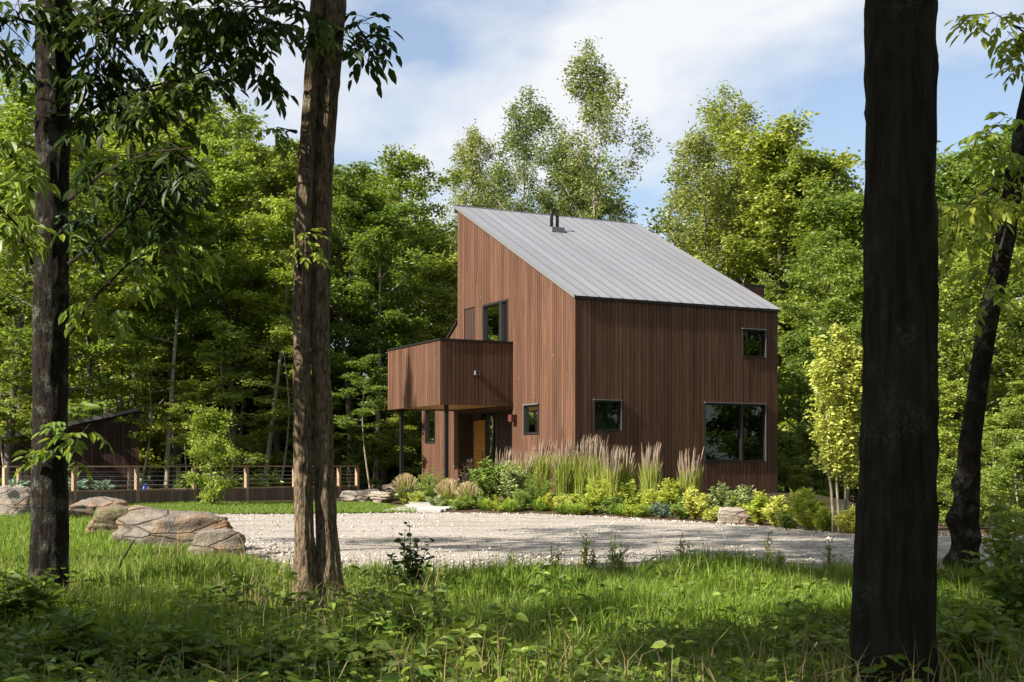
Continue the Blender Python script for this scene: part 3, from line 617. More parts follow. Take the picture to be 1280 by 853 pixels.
def make_tree(seed, H, cb, Rr, nlimb, nsub, per, leaf, leafm, barkm, trunk_r, flat=0.5, el=(15, 60), prof='round', rc=0.45, lean=0.0, tilt=0.8, asp=0.62, wander=0.25, twigs=2, low_bare=0):
    rs = np.random.RandomState(seed)
    tb = MB(); lf = MB()
    n = 14; zz_ = np.linspace(-0.3, H * 0.93, n); ph = rs.uniform(0, 6, 4)
    tx = wander * (np.sin(zz_ / H * 5 + ph[0]) - math.sin(ph[0])) + lean * zz_; ty = wander * (np.sin(zz_ / H * 4 + ph[1]) - math.sin(ph[1]))
    TP = np.stack([tx, ty, zz_], 1)
    tb.tube(TP, trunk_r * (1 - 0.9 * np.linspace(0, 1, n) ** 0.9) * np.where(np.arange(n) == 0, 1.35, 1), 10, False)
    C = []
    for i_ in range(nlimb):
        u = (i_ + rs.uniform(0, 1)) / nlimb; z = H * cb + (H * 0.93 - H * cb) * u
        if prof == 'round': pr = math.sin(math.pi * (0.14 + 0.78 * u)) ** 0.75
        elif prof == 'cone': pr = 1.05 - 0.85 * u
        elif prof == 'vase': pr = 0.45 + 0.65 * math.sin(math.pi * min(1, u * 0.75 + 0.15))
        else: pr = 1.0 - 0.45 * u
        ln = Rr * pr * rs.uniform(0.7, 1.2); az = i_ * 2.4 + rs.uniform(-0.5, 0.5)
        e_ = R(el[0] + (el[1] - el[0]) * u + rs.uniform(-10, 10))
        base = np.array([np.interp(z, zz_, tx), np.interp(z, zz_, ty), z])
        d_ = np.array([math.cos(az) * math.cos(e_), math.sin(az) * math.cos(e_), math.sin(e_)])
        P = bend(base, d_, ln, rs, 6, 0.05)
        r0 = trunk_r * (1 - 0.8 * z / H) * 0.42
        tb.tube(P, np.linspace(r0, r0 * 0.2, 7), 5, False)
        C.append((P[-1], rc))
        for k in range(nsub):
            t_ = 0.3 + 0.7 * (k + rs.uniform(0, 1)) / nsub; q = t_ * 6; i0 = min(int(q), 5); p0 = P[i0] + (P[i0 + 1] - P[i0]) * (q - i0)
            dd = (P[i0 + 1] - P[i0]); dd /= np.linalg.norm(dd); ax = rdir(rs, 1, -0.25, 0.45)[0]
            dd = dd * 0.55 + ax * 0.85; dd /= np.linalg.norm(dd); l2 = ln * rs.uniform(0.28, 0.5) * (1.15 - 0.5 * t_)
            Q = bend(p0, dd, l2, rs, 4, 0.06)
            tb.tube(Q, np.linspace(r0 * 0.35, r0 * 0.08, 5), 4, False)
            C.append((Q[-1], rc * rs.uniform(0.7, 1.15)))
            for w_ in range(twigs):
                p1 = Q[rs.randint(1, 4)] + rs.normal(0, 1, 3) * np.array([0.4, 0.4, 0.25]) * rc
                C.append((p1, rc * rs.uniform(0.5, 0.9)))
    C.append((TP[-1] + np.array([0, 0, 0.2]), rc))
    cen = np.array([c for c, _ in C]); rad = np.array([r_ for _, r_ in C])
    if low_bare: pass
    cnt = np.maximum((per * (rad / rc) ** 1.6).astype(int), 8); idx = np.repeat(np.arange(len(C)), cnt); m_ = len(idx)
    off = rs.normal(0, 0.55, (m_, 3)); off[:, 2] *= flat
    P = cen[idx] + off * rad[idx][:, None]
    # each clump has its own tilt, so that clumps catch the light differently
    ct = rs.normal(0, 0.28, (len(C), 3)); nn = rnorm(rs, m_, tilt) + ct[idx] + off * np.array([0.35, 0.35, 0.15]); nn /= np.linalg.norm(nn, axis=1, keepdims=True)
    dd = rdir(rs, m_, -0.55, 0.25) + off * 0.5
    V, Fq = leaf4(P, dd, nn, leaf * rs.uniform(0.65, 1.3, m_), asp); lf.addm(V, Fq)
    return tb.mesh('trunk', barkm, True), lf.mesh('crown', leafm)
def plant_tree(meshes, name, label, X, Y, sc, rz, group=None, zs=None, tilt=0.0, leafm=None):
    e = thing(name, label, 'tree', (X, Y, hz(X, Y)), rz, group); e.scale = (sc, sc, zs or sc); e.rotation_euler = (0, tilt, rz)
    link('trunk', meshes[0], e); c = link('crown', meshes[1], e)
    if leafm: c.material_slots[0].link = 'OBJECT'; c.material_slots[0].material = leafm
    return e

# ------------------------------------------------------------------ woodland
T = {}
T['maple1'] = make_tree(11, 15.0, 0.32, 3.6, 22, 6, 62, 0.19, M['leaf_maple'], M['bark_wood'], 0.19, 0.42, (5, 62))
T['maple2'] = make_tree(12, 15.0, 0.38, 3.3, 22, 6, 62, 0.19, M['leaf_bright'], M['bark_wood'], 0.17, 0.42, (0, 65))
T['maple3'] = make_tree(13, 14.0, 0.22, 3.9, 24, 6, 58, 0.19, M['leaf_maple'], M['bark_wood'], 0.20, 0.40, (0, 60), 'vase')
T['ash1'] = make_tree(21, 20.0, 0.42, 3.6, 20, 6, 75, 0.19, M['leaf_ash'], M['bark_pale'], 0.19, 0.75, (28, 70), 'vase', 0.52, tilt=0.8, asp=0.5, twigs=1)
T['ash2'] = make_tree(22, 19.0, 0.36, 4.0, 20, 7, 75, 0.19, M['leaf_ash'], M['bark_wood'], 0.20, 0.75, (25, 70), 'round', 0.55, tilt=0.8, asp=0.5, twigs=1)
T['bushy1'] = make_tree(31, 14.0, 0.10, 4.3, 28, 6, 60, 0.20, M['leaf_maple'], M['bark_wood'], 0.20, 0.55, (5, 65), 'round', 0.5)
T['bushy2'] = make_tree(32, 12.0, 0.08, 3.8, 26, 6, 60, 0.19, M['leaf_under'], M['bark_wood'], 0.17, 0.50, (5, 65), 'round', 0.5)
T['sap1'] = make_tree(41, 7.0, 0.22, 1.9, 15, 5, 38, 0.15, M['leaf_under'], M['bark_pale'], 0.065, 0.22, (-5, 40), 'cone', 0.36, tilt=0.35)
T['sap2'] = make_tree(42, 8.0, 0.38, 1.7, 13, 5, 38, 0.15, M['leaf_under'], M['bark_pale'], 0.07, 0.22, (-8, 35), 'round', 0.36, tilt=0.35)
T['low'] = make_tree(51, 3.0, 0.05, 1.7, 16, 5, 40, 0.14, M['leaf_under'], M['bark_wood'], 0.05, 0.4, (5, 70), 'round', 0.32)
T['leaning'] = make_tree(61, 15.0, 0.45, 3.4, 18, 6, 58, 0.19, M['leaf_bright'], M['bark_pale'], 0.16, 0.42, (10, 60), 'round', 0.45, lean=0.09, wander=0.12)
rr = random.Random(8)
WL = 'woodland edge behind the fence'; WR = 'woodland right of the house'; WB = 'tall trees behind the house'
def wt(kind, px, topy, Y, label, group, base_px=None, name=None, wid=1.0, leafm=None, tilt=0.0):
    H0 = {'maple1': 15, 'maple2': 15, 'maple3': 14, 'ash1': 20, 'ash2': 19, 'bushy1': 14, 'bushy2': 12, 'sap1': 7, 'sap2': 8, 'low': 3, 'leaning': 15}[kind]
    X = (px - CX) / F_PX * Y
    top = EYE + (HY - topy) / F_PX * Y; s = (top - hz(X, Y)) / H0
    nm = name or {'m': 'maple_tree', 'a': 'ash_tree', 'b': 'forest_tree', 's': 'sapling', 'l': 'understorey_shrub'}[kind[0]]
    if kind == 'leaning': nm = 'forest_tree'
    return plant_tree(T[kind], nm, label, X, Y, s * wid, rr.uniform(0, 6.28), group, s, tilt, leafm)
wt('maple3', 10, 125, 46, 'bright leafy maple at the far left edge of the woodland', WL, leafm=M['leaf_bright'])
wt('maple2', 112, 175, 49, 'lime green maple rising straight behind the dark shed', WL)
wt('maple1', 222, 112, 56, 'tallest round-headed maple of the left woodland, behind the shed', WL)
wt('maple2', 165, 150, 55, 'maple between shed roof and the tallest left-hand tree', WL)
wt('maple2', 292, 190, 53, 'yellow-green maple above the light bush by the fence', WL)
wt('maple1', 350, 192, 57, 'maple just left of the twin trunk, second row of wood', WL)
wt('maple1', 437, 222, 52, 'broad dark maple right of the twin trunk', WL)
wt('maple3', 480, 215, 57, wid=0.8, label='maple with layered foliage halfway between twin trunk and house', group=WL)
wt('bushy2', 537, 300, 58, 'lower rounded tree close left of the house gable', WL)
wt('bushy2', 560, 335, 55, 'small bushy tree touching the gable edge above the balcony', WL)
wt('bushy1', -70, 140, 50, 'leafy tree cut off by the left picture edge', WL)
wt('maple3', 60, 235, 43.5, 'low-branched maple left of the shed', WL)
wt('leaning', 140, 240, 52, 'slim tree with a pale trunk right behind the shed roof', WL)
wt('leaning', 468, 260, 53, 'slim tree with a pale trunk left of the balcony', WL)
wt('leaning', 330, 250, 51, 'slim tree with a pale trunk between light bush and twin trunk', WL)
wt('leaning', 208, 230, 49.5, 'slender tree with a pale leaning trunk behind the fence', WL)
LIN = [(30, 170, 60), (90, 160, 64), (190, 180, 63), (265, 170, 66), (330, 205, 64), (395, 230, 62), (455, 235, 66), (515, 310, 68), (140, 250, 58), (300, 260, 60), (410, 300, 58), (370, 240, 70), (240, 150, 70), (-30, 190, 66), (565, 300, 72), (475, 300, 61)]
for i_, (px, ty, Y) in enumerate(LIN):
    wt(['bushy1', 'maple1', 'bushy2', 'maple3'][i_ % 4], px, ty, Y, 'dark forest tree in the inner rows behind the fence, %s from the left' % ORD[sorted(LIN, key=lambda q_: q_[0]).index((px, ty, Y))], WL + ', inner rows')
wt('ash2', 596, 172, 63, 'airy ash tree directly above the high roof corner', WB, wid=0.62)
wt('ash1', 655, 135, 67, 'pointed ash tree left of the tallest tree behind the roof', WB, wid=0.8)
wt('ash1', 737, 88, 66, 'tallest slim tree behind the roof with open crown', WB, leafm=M['leaf_ash'], wid=0.78)
wt('bushy1', 735, 215, 70, wid=0.7, label='shorter dense tree at the right foot of the tallest tree', group=WB, leafm=M['leaf_ash'])
wt('ash2', 630, 215, 72, 'ash tree filling the gap behind the roof peak', WB, wid=0.8)
wt('ash2', 695, 190, 74, 'ash tree filling in behind the two roof pipes', WB, wid=0.8)
wt('ash2', 880, 178, 62, wid=0.85, label='open-crowned tree with pale limbs right of the sky gap', group=WR)
wt('ash1', 922, 138, 66, 'tallest tree of the group right of the roof', WR, leafm=M['leaf_maple'])
wt('bushy1', 955, 172, 62, 'dense green tree above the low end of the roof', WR)
wt('maple1', 1012, 205, 60, 'full-crowned tree left of the big dark trunk', WR)
wt('bushy1', 1065, 255, 57, 'dense tree half hidden by the big dark trunk', WR)
wt('maple3', 1035, 325, 51, 'rounded light green tree beside the house end wall', WR, leafm=M['leaf_under'])
wt('bushy2', 1000, 430, 49, 'low dark tree in the shade beside the house corner', WR)
wt('bushy1', 1190, 205, 55, 'tree just right of the big dark trunk', WR)
wt('maple1', 1252, 175, 52, 'tall bright tree behind the crooked trunk', WR, leafm=M['leaf_under'])
wt('bushy2', 1225, 330, 46, 'mid-height leafy tree behind the crooked trunk', WR)
wt('maple3', 1300, 230, 50, 'leafy tree cut off by the right picture edge', WR)
wt('bushy2', 1130, 330, 50, 'tree wholly behind the big dark trunk but for its edges', WR)
for i_, (px, ty, Y) in enumerate([(905, 225, 74), (930, 240, 70), (985, 230, 70), (1040, 250, 72), (1095, 260, 68), (1160, 250, 66), (1215, 235, 66), (1280, 225, 64), (1340, 220, 58)]):
    wt(['bushy1', 'maple1', 'bushy2', 'maple3'][i_ % 4], px, ty, Y, 'shaded forest tree in the back rows right of the house, %s from the left' % ORD[i_], WR + ', inner rows')
SG = 'saplings of the woodland edge'
wt('sap1', 289, 395, 47, 'layered sapling on a thin pale stem behind the light bush', SG)
wt('sap2', 350, 400, 49, 'thin sapling with one straight pale stem left of the twin trunk', SG)
wt('sap2', 174, 420, 46.5, 'sapling with a thin stem at the shed corner', SG)
wt('sap1', 238, 470, 46, 'low layered sapling behind the fence between shed and bush', SG)
wt('sap2', 463, 440, 48, 'sapling with layered leaves left of the balcony', SG)
wt('sap1', 505, 470, 51, 'sapling under the balcony corner, seen past its post', SG)
wt('sap1', 440, 520, 50, 'small sapling right of the twin trunk above the fence end', SG)
wt('sap2', 12, 430, 44, 'pale-stemmed sapling at the left picture edge', SG)
wt('sap1', 130, 400, 53, 'sapling behind the shed roof', SG)
wt('sap1', 395, 470, 49, 'sapling hidden in part by the twin trunk', SG)
wt('sap2', 1243, 520, 34, 'sapling with a thin pale stem right of the crooked trunk', SG)
wt('sap1', 1200, 470, 40, 'leafy sapling between the big trunk and the crooked trunk', SG)
wt('sap1', 1275, 470, 32, 'leafy sapling at the right picture edge', SG)
wt('low', 268, 532, 38.3, 'light green feathery bush standing in front of the garden fence', None, name='bush', leafm=M['leaf_bright'], wid=0.62)
for i_, (px, ty, Y) in enumerate([(455, 560, 50), (330, 555, 52), (20, 545, 48), (985, 560, 47), (1025, 545, 44), (1190, 590, 27), (1260, 575, 25), (1235, 560, 36), (1000, 590, 43)]):
    wt('low', px, ty, Y, ['leafy shrub at the dark wood floor left of the balcony', 'leafy shrub in the dark behind the right half of the fence', 'leafy shrub left of the shed', 'shrub at the foot of the house end wall', 'shrub behind the yellow tree', 'shrub between the big trunk and the crooked trunk', 'broad shrub right of the crooked trunk', 'shrub far behind the crooked trunk', 'low shrub between house corner and yellow tree'][i_], 'shrubs of the woodland floor')
# far wood: one mass of leaves
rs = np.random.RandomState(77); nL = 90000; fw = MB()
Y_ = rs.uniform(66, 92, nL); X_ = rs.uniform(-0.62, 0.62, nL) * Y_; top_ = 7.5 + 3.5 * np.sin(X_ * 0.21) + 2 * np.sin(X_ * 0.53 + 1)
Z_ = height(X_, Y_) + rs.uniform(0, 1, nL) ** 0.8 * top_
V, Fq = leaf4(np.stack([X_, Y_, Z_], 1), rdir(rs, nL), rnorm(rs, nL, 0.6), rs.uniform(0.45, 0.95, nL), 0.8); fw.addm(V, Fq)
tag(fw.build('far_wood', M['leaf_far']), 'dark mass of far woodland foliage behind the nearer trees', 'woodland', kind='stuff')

# trees out of frame: they shade the foreground and are mirrored in the panes
T['shade'] = make_tree(71, 17.0, 0.50, 4.4, 20, 6, 60, 0.24, M['leaf_maple'], M['bark_wood'], 0.24, 0.5, (5, 60), 'round', 0.55)
T['sparse'] = make_tree(72, 17.0, 0.52, 4.2, 17, 5, 22, 0.24, M['leaf_maple'], M['bark_wood'], 0.22, 0.5, (5, 60), 'round', 0.55)
SHADE = [(-11.0, 13.5, 0.95, 'sparse'), (-7.0, 1.5, 1.0, 'shade'), (-4.8, 3.6, 1.0, 'shade'), (-5.2, 8.9, 1.0, 'shade'), (-6.2, 2.4, 0.85, 'shade'), (-18.7, 0.0, 0.92, 'shade')]
st_ = plant_tree(T['ash1'], 'ash_tree', 'slim tall tree just out of frame left, level with the boulders', -16.8, 34.8, 0.30, 0.4, None, 0.83)
for k, (x, y, s, kind) in enumerate(SHADE):
    plant_tree(T[kind], 'forest_tree', 'tall tree standing out of frame left of the photographer', x, y, s, k * 1.3, 'trees out of frame')
for k, (x, y, s) in enumerate([(24, 33, 0.95), (27, 26, 1.1), (21, 22, 1.1), (30, 40, 1.0), (33, 24, 1.1), (37, 18, 1.2), (35, 31, 1.2), (40, 25, 1.3), (17, 14, 1.1), (15, 5, 1.1), (12, -3, 1.1), (5, -10, 1.1), (-3, -14, 1.1), (20, 1, 1.1), (29, 14, 1.2), (24, 10, 1.2)]):
    plant_tree(T['bushy1'], 'forest_tree', 'tall tree standing out of frame behind or right of the photographer', x, y, s, k * 1.7, 'trees out of frame behind and right')

# ------------------------------------------------------------------ foreground trees
def bark_tube(mb, pts, rad, seed, nseg=72, step=0.03, amp=0.016, furrow=16, flare=0.0, knobs=()):
    P = np.array([list(p) for p in pts], float); rad = np.array(rad, float)
    seg = np.r_[0, np.cumsum(np.linalg.norm(np.diff(P, axis=0), axis=1))]
    n = int(seg[-1] / step) + 2; t = np.linspace(0, seg[-1], n)
    def sm(y):
        v = np.interp(t, seg, y); k = max(3, int(0.5 / step)) | 1; pad = k // 2
        vv = np.r_[2 * v[0] - v[pad:0:-1], v, 2 * v[-1] - v[-2:-pad - 2:-1]]; return np.convolve(vv, np.ones(k) / k, 'valid')
    Q = np.stack([sm(P[:, 0]), sm(P[:, 1]), np.interp(t, seg, P[:, 2])], 1); rd = sm(rad)
    th = np.arange(nseg) * 2 * math.pi / nseg
    U, Vv = np.meshgrid(th / (2 * math.pi), t, indexing='xy')
    twist = 0.25 * np.sin(Vv * 0.7 + seed)
    a = vnoise((U * furrow + twist * 2) % furrow, Vv * 3.2, seed, furrow); b2 = vnoise((U * furrow * 2 + twist * 4) % (furrow * 2), Vv * 8, seed + 1, furrow * 2); c2 = vnoise(U * 5, Vv * 1.1, seed + 2, 5)
    ridge = (1 - np.abs(a * 2 - 1)) ** 1.4 * 0.7 + b2 * 0.45
    rr_ = rd[:, None] + amp * (ridge - 0.5) * 1.6 + (c2 - 0.5) * rd[:, None] * 0.16
    if flare: rr_ = rr_ * (1 + flare * np.exp(-Vv / 0.28) * (0.75 + 0.5 * np.cos(th[None] * 4 + seed)))
    for (kt, kth, kr, kw) in knobs:
        dth = np.angle(np.exp(1j * (th[None] - kth))); rr_ = rr_ + kr * np.exp(-((Vv - kt) / kw) ** 2 - (dth / 0.75) ** 2)
    V = Q[:, None] + rr_[..., None] * np.stack([np.cos(th), np.sin(th), 0 * th], 1)[None]
    i = np.arange(n - 1)[:, None] * nseg; j = np.arange(nseg)[None]; k = (j + 1) % nseg
    mb.addm(V.reshape(-1, 3), np.stack([i + j, i + k, i + nseg + k, i + nseg + j], -1).reshape(-1, 4))

def compound_spray(lf, tw, path, rs, n_side, side_len, leaflets=7, ll=0.135, asp=0.46, r0=0.02, hang=-0.25, start=0.15):
    """a branch with side twigs, each carrying pinnate leaves of paired leaflets"""
    P = np.array([list(p) for p in path], float); seg = np.r_[0, np.cumsum(np.linalg.norm(np.diff(P, axis=0), axis=1))]
    tw.tube(P, np.linspace(r0, 0.004, len(P)), 6)
    PP, DD, NN, LL = [], [], [], []
    def pinnate(p, d, length):
        d = d / np.linalg.norm(d); Q = bend(p, d, length, rs, 4, hang, 0.10)
        tw.tube(Q, np.linspace(0.003, 0.0015, 5), 3, False)
        sgn = np.cross(d, [0, 0, 1.0]); sgn /= np.linalg.norm(sgn) + 1e-6; upn = np.array([0, 0, 1.0]) + rs.normal(0, 0.25, 3)
        for k in range(leaflets):
            last = k == leaflets - 1; t_ = 1.0 if last else 0.35 + 0.6 * (k // 2) / max(1, (leaflets - 1) // 2)
            q = t_ * 4; i0 = min(int(q), 3); pt = Q[i0] + (Q[i0 + 1] - Q[i0]) * (q - i0); ax = Q[i0 + 1] - Q[i0]; ax /= np.linalg.norm(ax)
            dd = ax if last else ax * 0.55 + sgn * (1 if k % 2 else -1) * 0.8
            dd = dd + np.array([0, 0, hang]) + rs.normal(0, 0.15, 3)
            PP.append(pt); DD.append(dd); NN.append(upn + rs.normal(0, 0.3, 3)); LL.append(ll * rs.uniform(0.75, 1.2) * (1.15 if last else 1))
    for k in range(n_side):
        t_ = seg[-1] * (start + (1 - start) * (k + rs.uniform(0.2, 0.8)) / n_side)
        p = np.array([np.interp(t_, seg, P[:, c]) for c in range(3)])
        i0 = max(0, min(np.searchsorted(seg, t_) - 1, len(P) - 2)); ax = P[i0 + 1] - P[i0]; ax /= np.linalg.norm(ax)
        d = ax * 0.4 + rdir(rs, 1, -0.5, 0.35)[0]; d /= np.linalg.norm(d)
        Q = bend(p, d, side_len * rs.uniform(0.5, 1.2), rs, 4, -0.04, 0.12); tw.tube(Q, np.linspace(0.007, 0.003, 5), 4, False)
        for s_ in (1, 2, 3, 4, 4):
            dd = (Q[min(s_, 4)] - Q[min(s_, 4) - 1]); dd = dd / np.linalg.norm(dd) * 0.6 + rdir(rs, 1, -0.7, 0.3)[0]
            pinnate(Q[s_], dd, ll * rs.uniform(1.9, 2.8))
    V, Fq = leaf6(np.array(PP), np.array(DD), np.array(NN), np.array(LL), asp); lf.addm(V, Fq)

def crown_cloud(seed, cen, rad, n, leaf, flat=0.6):
    rs = np.random.RandomState(seed); mb = MB(); nc = n // 70
    d = rs.normal(0, 1, (nc, 3)); d /= np.linalg.norm(d, axis=1, keepdims=True); d *= rs.uniform(0.35, 1, (nc, 1)) ** 0.5
    C = np.array(cen) + d * np.array([rad, rad, rad * flat]); idx = np.repeat(np.arange(nc), 70); off = rs.normal(0, 0.33, (len(idx), 3)); off[:, 2] *= 0.6
    V, Fq = leaf4(C[idx] + off, rdir(rs, len(idx)), rnorm(rs, len(idx), 0.5), leaf * rs.uniform(0.7, 1.3, len(idx)), 0.5); mb.addm(V, Fq); return mb, C

def fore_tree(label, stems, barkm, Y, seed, crown=None, flare=0.35, knobs=((),), amp=0.012, cc=None):
    """stems: lists of (px, py, half width px) read at distance Y, then carried on above the frame"""
    base = at(stems[0][0][0], stems[0][0][1], Y); base.z = hz(base.x, base.y)
    e = thing('foreground_tree', label, 'tree', base)
    for k, st in enumerate(stems):
        pts = [at(px, py, Y + 0.12 * k) - base for px, py, r in st]; rad = [r * Y / F_PX for _, _, r in st]
        pts[0].z = -0.15
        mb = MB(); bark_tube(mb, pts, rad, seed + 10 * k, amp=amp, flare=flare, knobs=knobs[k] if k < len(knobs) else ()); mb.build('trunk', barkm, e, True)
        # upper stem above the picture
        if crown:
            top = pts[-1]; q = MB(); up = Vector(crown[0]) - top
            q.tube([top - Vector((0, 0, 0.3)), top + up * 0.4 + Vector((0, 0, 0.4)), top + up], [rad[-1], rad[-1] * 0.75, rad[-1] * 0.35], 14); q.build('upper_stem', barkm, e, True)
    if crown:
        mb, C = crown_cloud(seed, crown[0], crown[1], crown[2], 0.2); mb.build('crown', M['leaf_maple'], e)
        q = MB(); c0 = np.array(crown[0]) - np.array([0, 0, 1.5])
        for k in range(0, min(len(C), 40)):
            q.tube([c0, (c0 + C[k]) / 2 + np.array([0, 0, 0.3]), C[k]], [0.06, 0.03, 0.01], 4, False)
        q.build('limbs', barkm, e)
    return e, base
def spray_part(e, base, paths, seed, Y, leafm, **kw):
    for k, (path, ns, sl) in enumerate(paths):
        rs = np.random.RandomState(seed + k); lf = MB(); tw = MB()
        P = [np.array(at(px, py, Yd) - base) for px, py, Yd in path]
        compound_spray(lf, tw, P, rs, ns, sl, **kw)
        br = tw.build('branch', M['twig'], e); lf.build('foliage', leafm, br)
# left trunk
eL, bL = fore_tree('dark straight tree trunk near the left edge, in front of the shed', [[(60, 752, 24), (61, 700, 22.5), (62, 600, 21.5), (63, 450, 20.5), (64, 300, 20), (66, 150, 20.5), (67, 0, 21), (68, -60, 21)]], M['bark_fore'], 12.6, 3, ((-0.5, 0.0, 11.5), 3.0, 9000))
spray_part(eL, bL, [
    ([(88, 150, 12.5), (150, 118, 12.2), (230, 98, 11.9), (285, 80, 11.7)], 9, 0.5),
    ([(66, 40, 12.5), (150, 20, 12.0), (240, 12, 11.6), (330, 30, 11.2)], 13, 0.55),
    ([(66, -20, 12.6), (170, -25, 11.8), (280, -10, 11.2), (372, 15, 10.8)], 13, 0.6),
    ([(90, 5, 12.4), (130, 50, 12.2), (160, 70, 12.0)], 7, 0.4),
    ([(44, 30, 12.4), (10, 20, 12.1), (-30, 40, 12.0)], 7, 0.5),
    ([(85, 180, 12.5), (98, 140, 12.4), (112, 105, 12.3), (130, 80, 12.2)], 7, 0.4)], 300, 12, M['leaf_fore_shaded'])
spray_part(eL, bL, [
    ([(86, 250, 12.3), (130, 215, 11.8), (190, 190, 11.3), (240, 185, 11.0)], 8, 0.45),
    ([(86, 330, 12.3), (140, 290, 12.0), (190, 245, 11.7), (220, 200, 11.4)], 8, 0.5)], 360, 12, M['leaf_fore_shaded'])
spray_part(eL, bL, [
    ([(84, 420, 12.4), (120, 370, 12.2), (160, 330, 12.0), (215, 300, 11.8)], 7, 0.45),
    ([(40, 330, 12.2), (20, 280, 11.8), (-10, 250, 11.4)], 5, 0.4),
    ([(40, 240, 11.6), (10, 190, 11.0), (-30, 170, 10.5)], 4, 0.35),
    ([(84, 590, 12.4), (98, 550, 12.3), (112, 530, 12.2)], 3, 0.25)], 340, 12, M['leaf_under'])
# twin trunk
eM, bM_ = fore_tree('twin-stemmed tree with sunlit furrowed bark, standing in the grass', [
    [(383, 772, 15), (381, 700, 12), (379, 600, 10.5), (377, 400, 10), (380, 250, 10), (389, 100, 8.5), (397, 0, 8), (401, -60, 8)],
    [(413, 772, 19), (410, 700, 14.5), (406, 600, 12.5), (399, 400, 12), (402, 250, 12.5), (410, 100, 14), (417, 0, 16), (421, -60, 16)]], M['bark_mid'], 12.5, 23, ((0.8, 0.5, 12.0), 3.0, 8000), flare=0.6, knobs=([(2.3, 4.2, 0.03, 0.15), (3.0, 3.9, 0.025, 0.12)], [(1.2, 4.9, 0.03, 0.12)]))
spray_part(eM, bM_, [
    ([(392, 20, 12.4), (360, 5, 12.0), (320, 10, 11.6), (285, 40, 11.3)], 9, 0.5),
    ([(425, 40, 12.5), (445, 30, 12.6), (462, 55, 12.7)], 4, 0.2)], 400, 12, M['leaf_fore_shaded'])
spray_part(eM, bM_, [
    ([(398, 60, 12.2), (396, 40, 12.0), (402, 20, 11.9)], 3, 0.18),
    ([(370, 165, 12.2), (362, 163, 12.1), (356, 166, 12.0)], 2, 0.1),
    ([(375, 340, 12.2), (372, 310, 12.0), (376, 290, 11.9)], 3, 0.16)], 430, 12, M['leaf_under'], ll=0.08)
# big right trunk
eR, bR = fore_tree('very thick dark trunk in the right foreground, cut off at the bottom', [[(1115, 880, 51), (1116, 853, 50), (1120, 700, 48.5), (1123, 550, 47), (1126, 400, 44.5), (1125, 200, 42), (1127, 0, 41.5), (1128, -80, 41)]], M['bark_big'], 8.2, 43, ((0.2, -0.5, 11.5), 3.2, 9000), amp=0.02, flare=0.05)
# crooked trunk
eC, bC = fore_tree('crooked slanting tree with burls at the right edge', [[(1203, 742, 21), (1206, 715, 17), (1207, 665, 15), (1210, 620, 15), (1211, 562, 13.5), (1219, 510, 12), (1230, 431, 12), (1245, 356, 12), (1257, 300, 12), (1266, 236, 11.5), (1280, 158, 11), (1300, 60, 10.5), (1315, -40, 10)]], M['bark_fore'], 14.8, 63, ((2.2, 0.3, 11.0), 2.6, 6000), flare=0.3,
    knobs=([(0.43, 3.3, 0.10, 0.09), (0.92, 3.2, 0.10, 0.13), (1.33, 3.4, 0.06, 0.10), (0.7, 5.2, 0.05, 0.12), (1.15, 4.4, 0.05, 0.1)],))
spray_part(eC, bC, [
    ([(1262, 250, 14.7), (1240, 235, 14.3), (1215, 250, 13.9), (1195, 275, 13.6)], 8, 0.4),
    ([(1266, 230, 14.7), (1245, 190, 14.4), (1230, 165, 14.2)], 6, 0.35),
    ([(1290, 110, 14.7), (1280, 40, 14.3), (1240, 15, 13.8)], 7, 0.4),
    ([(1262, 270, 14.6), (1245, 330, 14.3), (1225, 380, 14.0)], 5, 0.3)], 500, 14, M['leaf_bright'])

# ------------------------------------------------------------------ meadow grass and ground cover (stuff)
def blades(rs, X, Y, h, wid, lean=0.45, dz=0.0):
    n = len(X); Z = height(X, Y) + dz; a = rs.uniform(0, 2 * math.pi, n); l = np.abs(rs.normal(0, lean, n)) * h
    b = rs.uniform(0, math.pi, n); sx, sy = np.cos(b) * wid / 2, np.sin(b) * wid / 2; cx, cy = np.cos(a) * l, np.sin(a) * l
    def pt(t, k, up): return np.stack([X + cx * t * t + sx * k, Y + cy * t * t + sy * k, Z + h * up], 1)
    V = np.stack([pt(0, -1, -0.03), pt(0, 1, -0.03), pt(0.55, 0.8, 0.6), pt(0.55, -0.8, 0.6), pt(1, 0, 0.98 - 0.25 * (l / h) ** 1)], 1).reshape(-1, 3)
    o = np.arange(n)[:, None] * 5
    return V, o + np.array([[0, 1, 2, 3]]), o + np.array([[3, 2, 4]])
rs = np.random.RandomState(5); n = 170000
Y_ = 6.5 + (rs.rand(n) ** 0.8) * 12.5; X_ = rs.uniform(-0.43, 0.43, n) * (Y_ + 1)
keep = (Y_ < Yn(X_) + 0.05 + 0.5 * vnoise(X_ * 1.5 + 60, Y_, 4)) & (rs.rand(n) < 0.35 + 0.9 * vnoise(X_ * 0.7 + 50, Y_ * 0.7 + 50, 9))
keep &= rs.rand(n) < np.clip((Y_ - 7.5) / 4.0 + 0.5 * (X_ > -0.5), 0.3, 1)
X_, Y_ = X_[keep], Y_[keep]
hgt = (0.16 + 0.34 * vnoise(X_ * 0.9 + 40, Y_ * 0.9 + 40, 3) ** 1.2) * rs.uniform(0.6, 1.25, len(X_)) * np.clip(0.55 + (Y_ - 8) / 12, 0.5, 1.1)
hgt = hgt * np.where((X_ < -2.2) & (Y_ > 14), 0.6, 1.0) * np.clip(1.25 - 0.6 * sstep(-1.5, 0.3, Y_ - Yn(X_)), 0.5, 1)
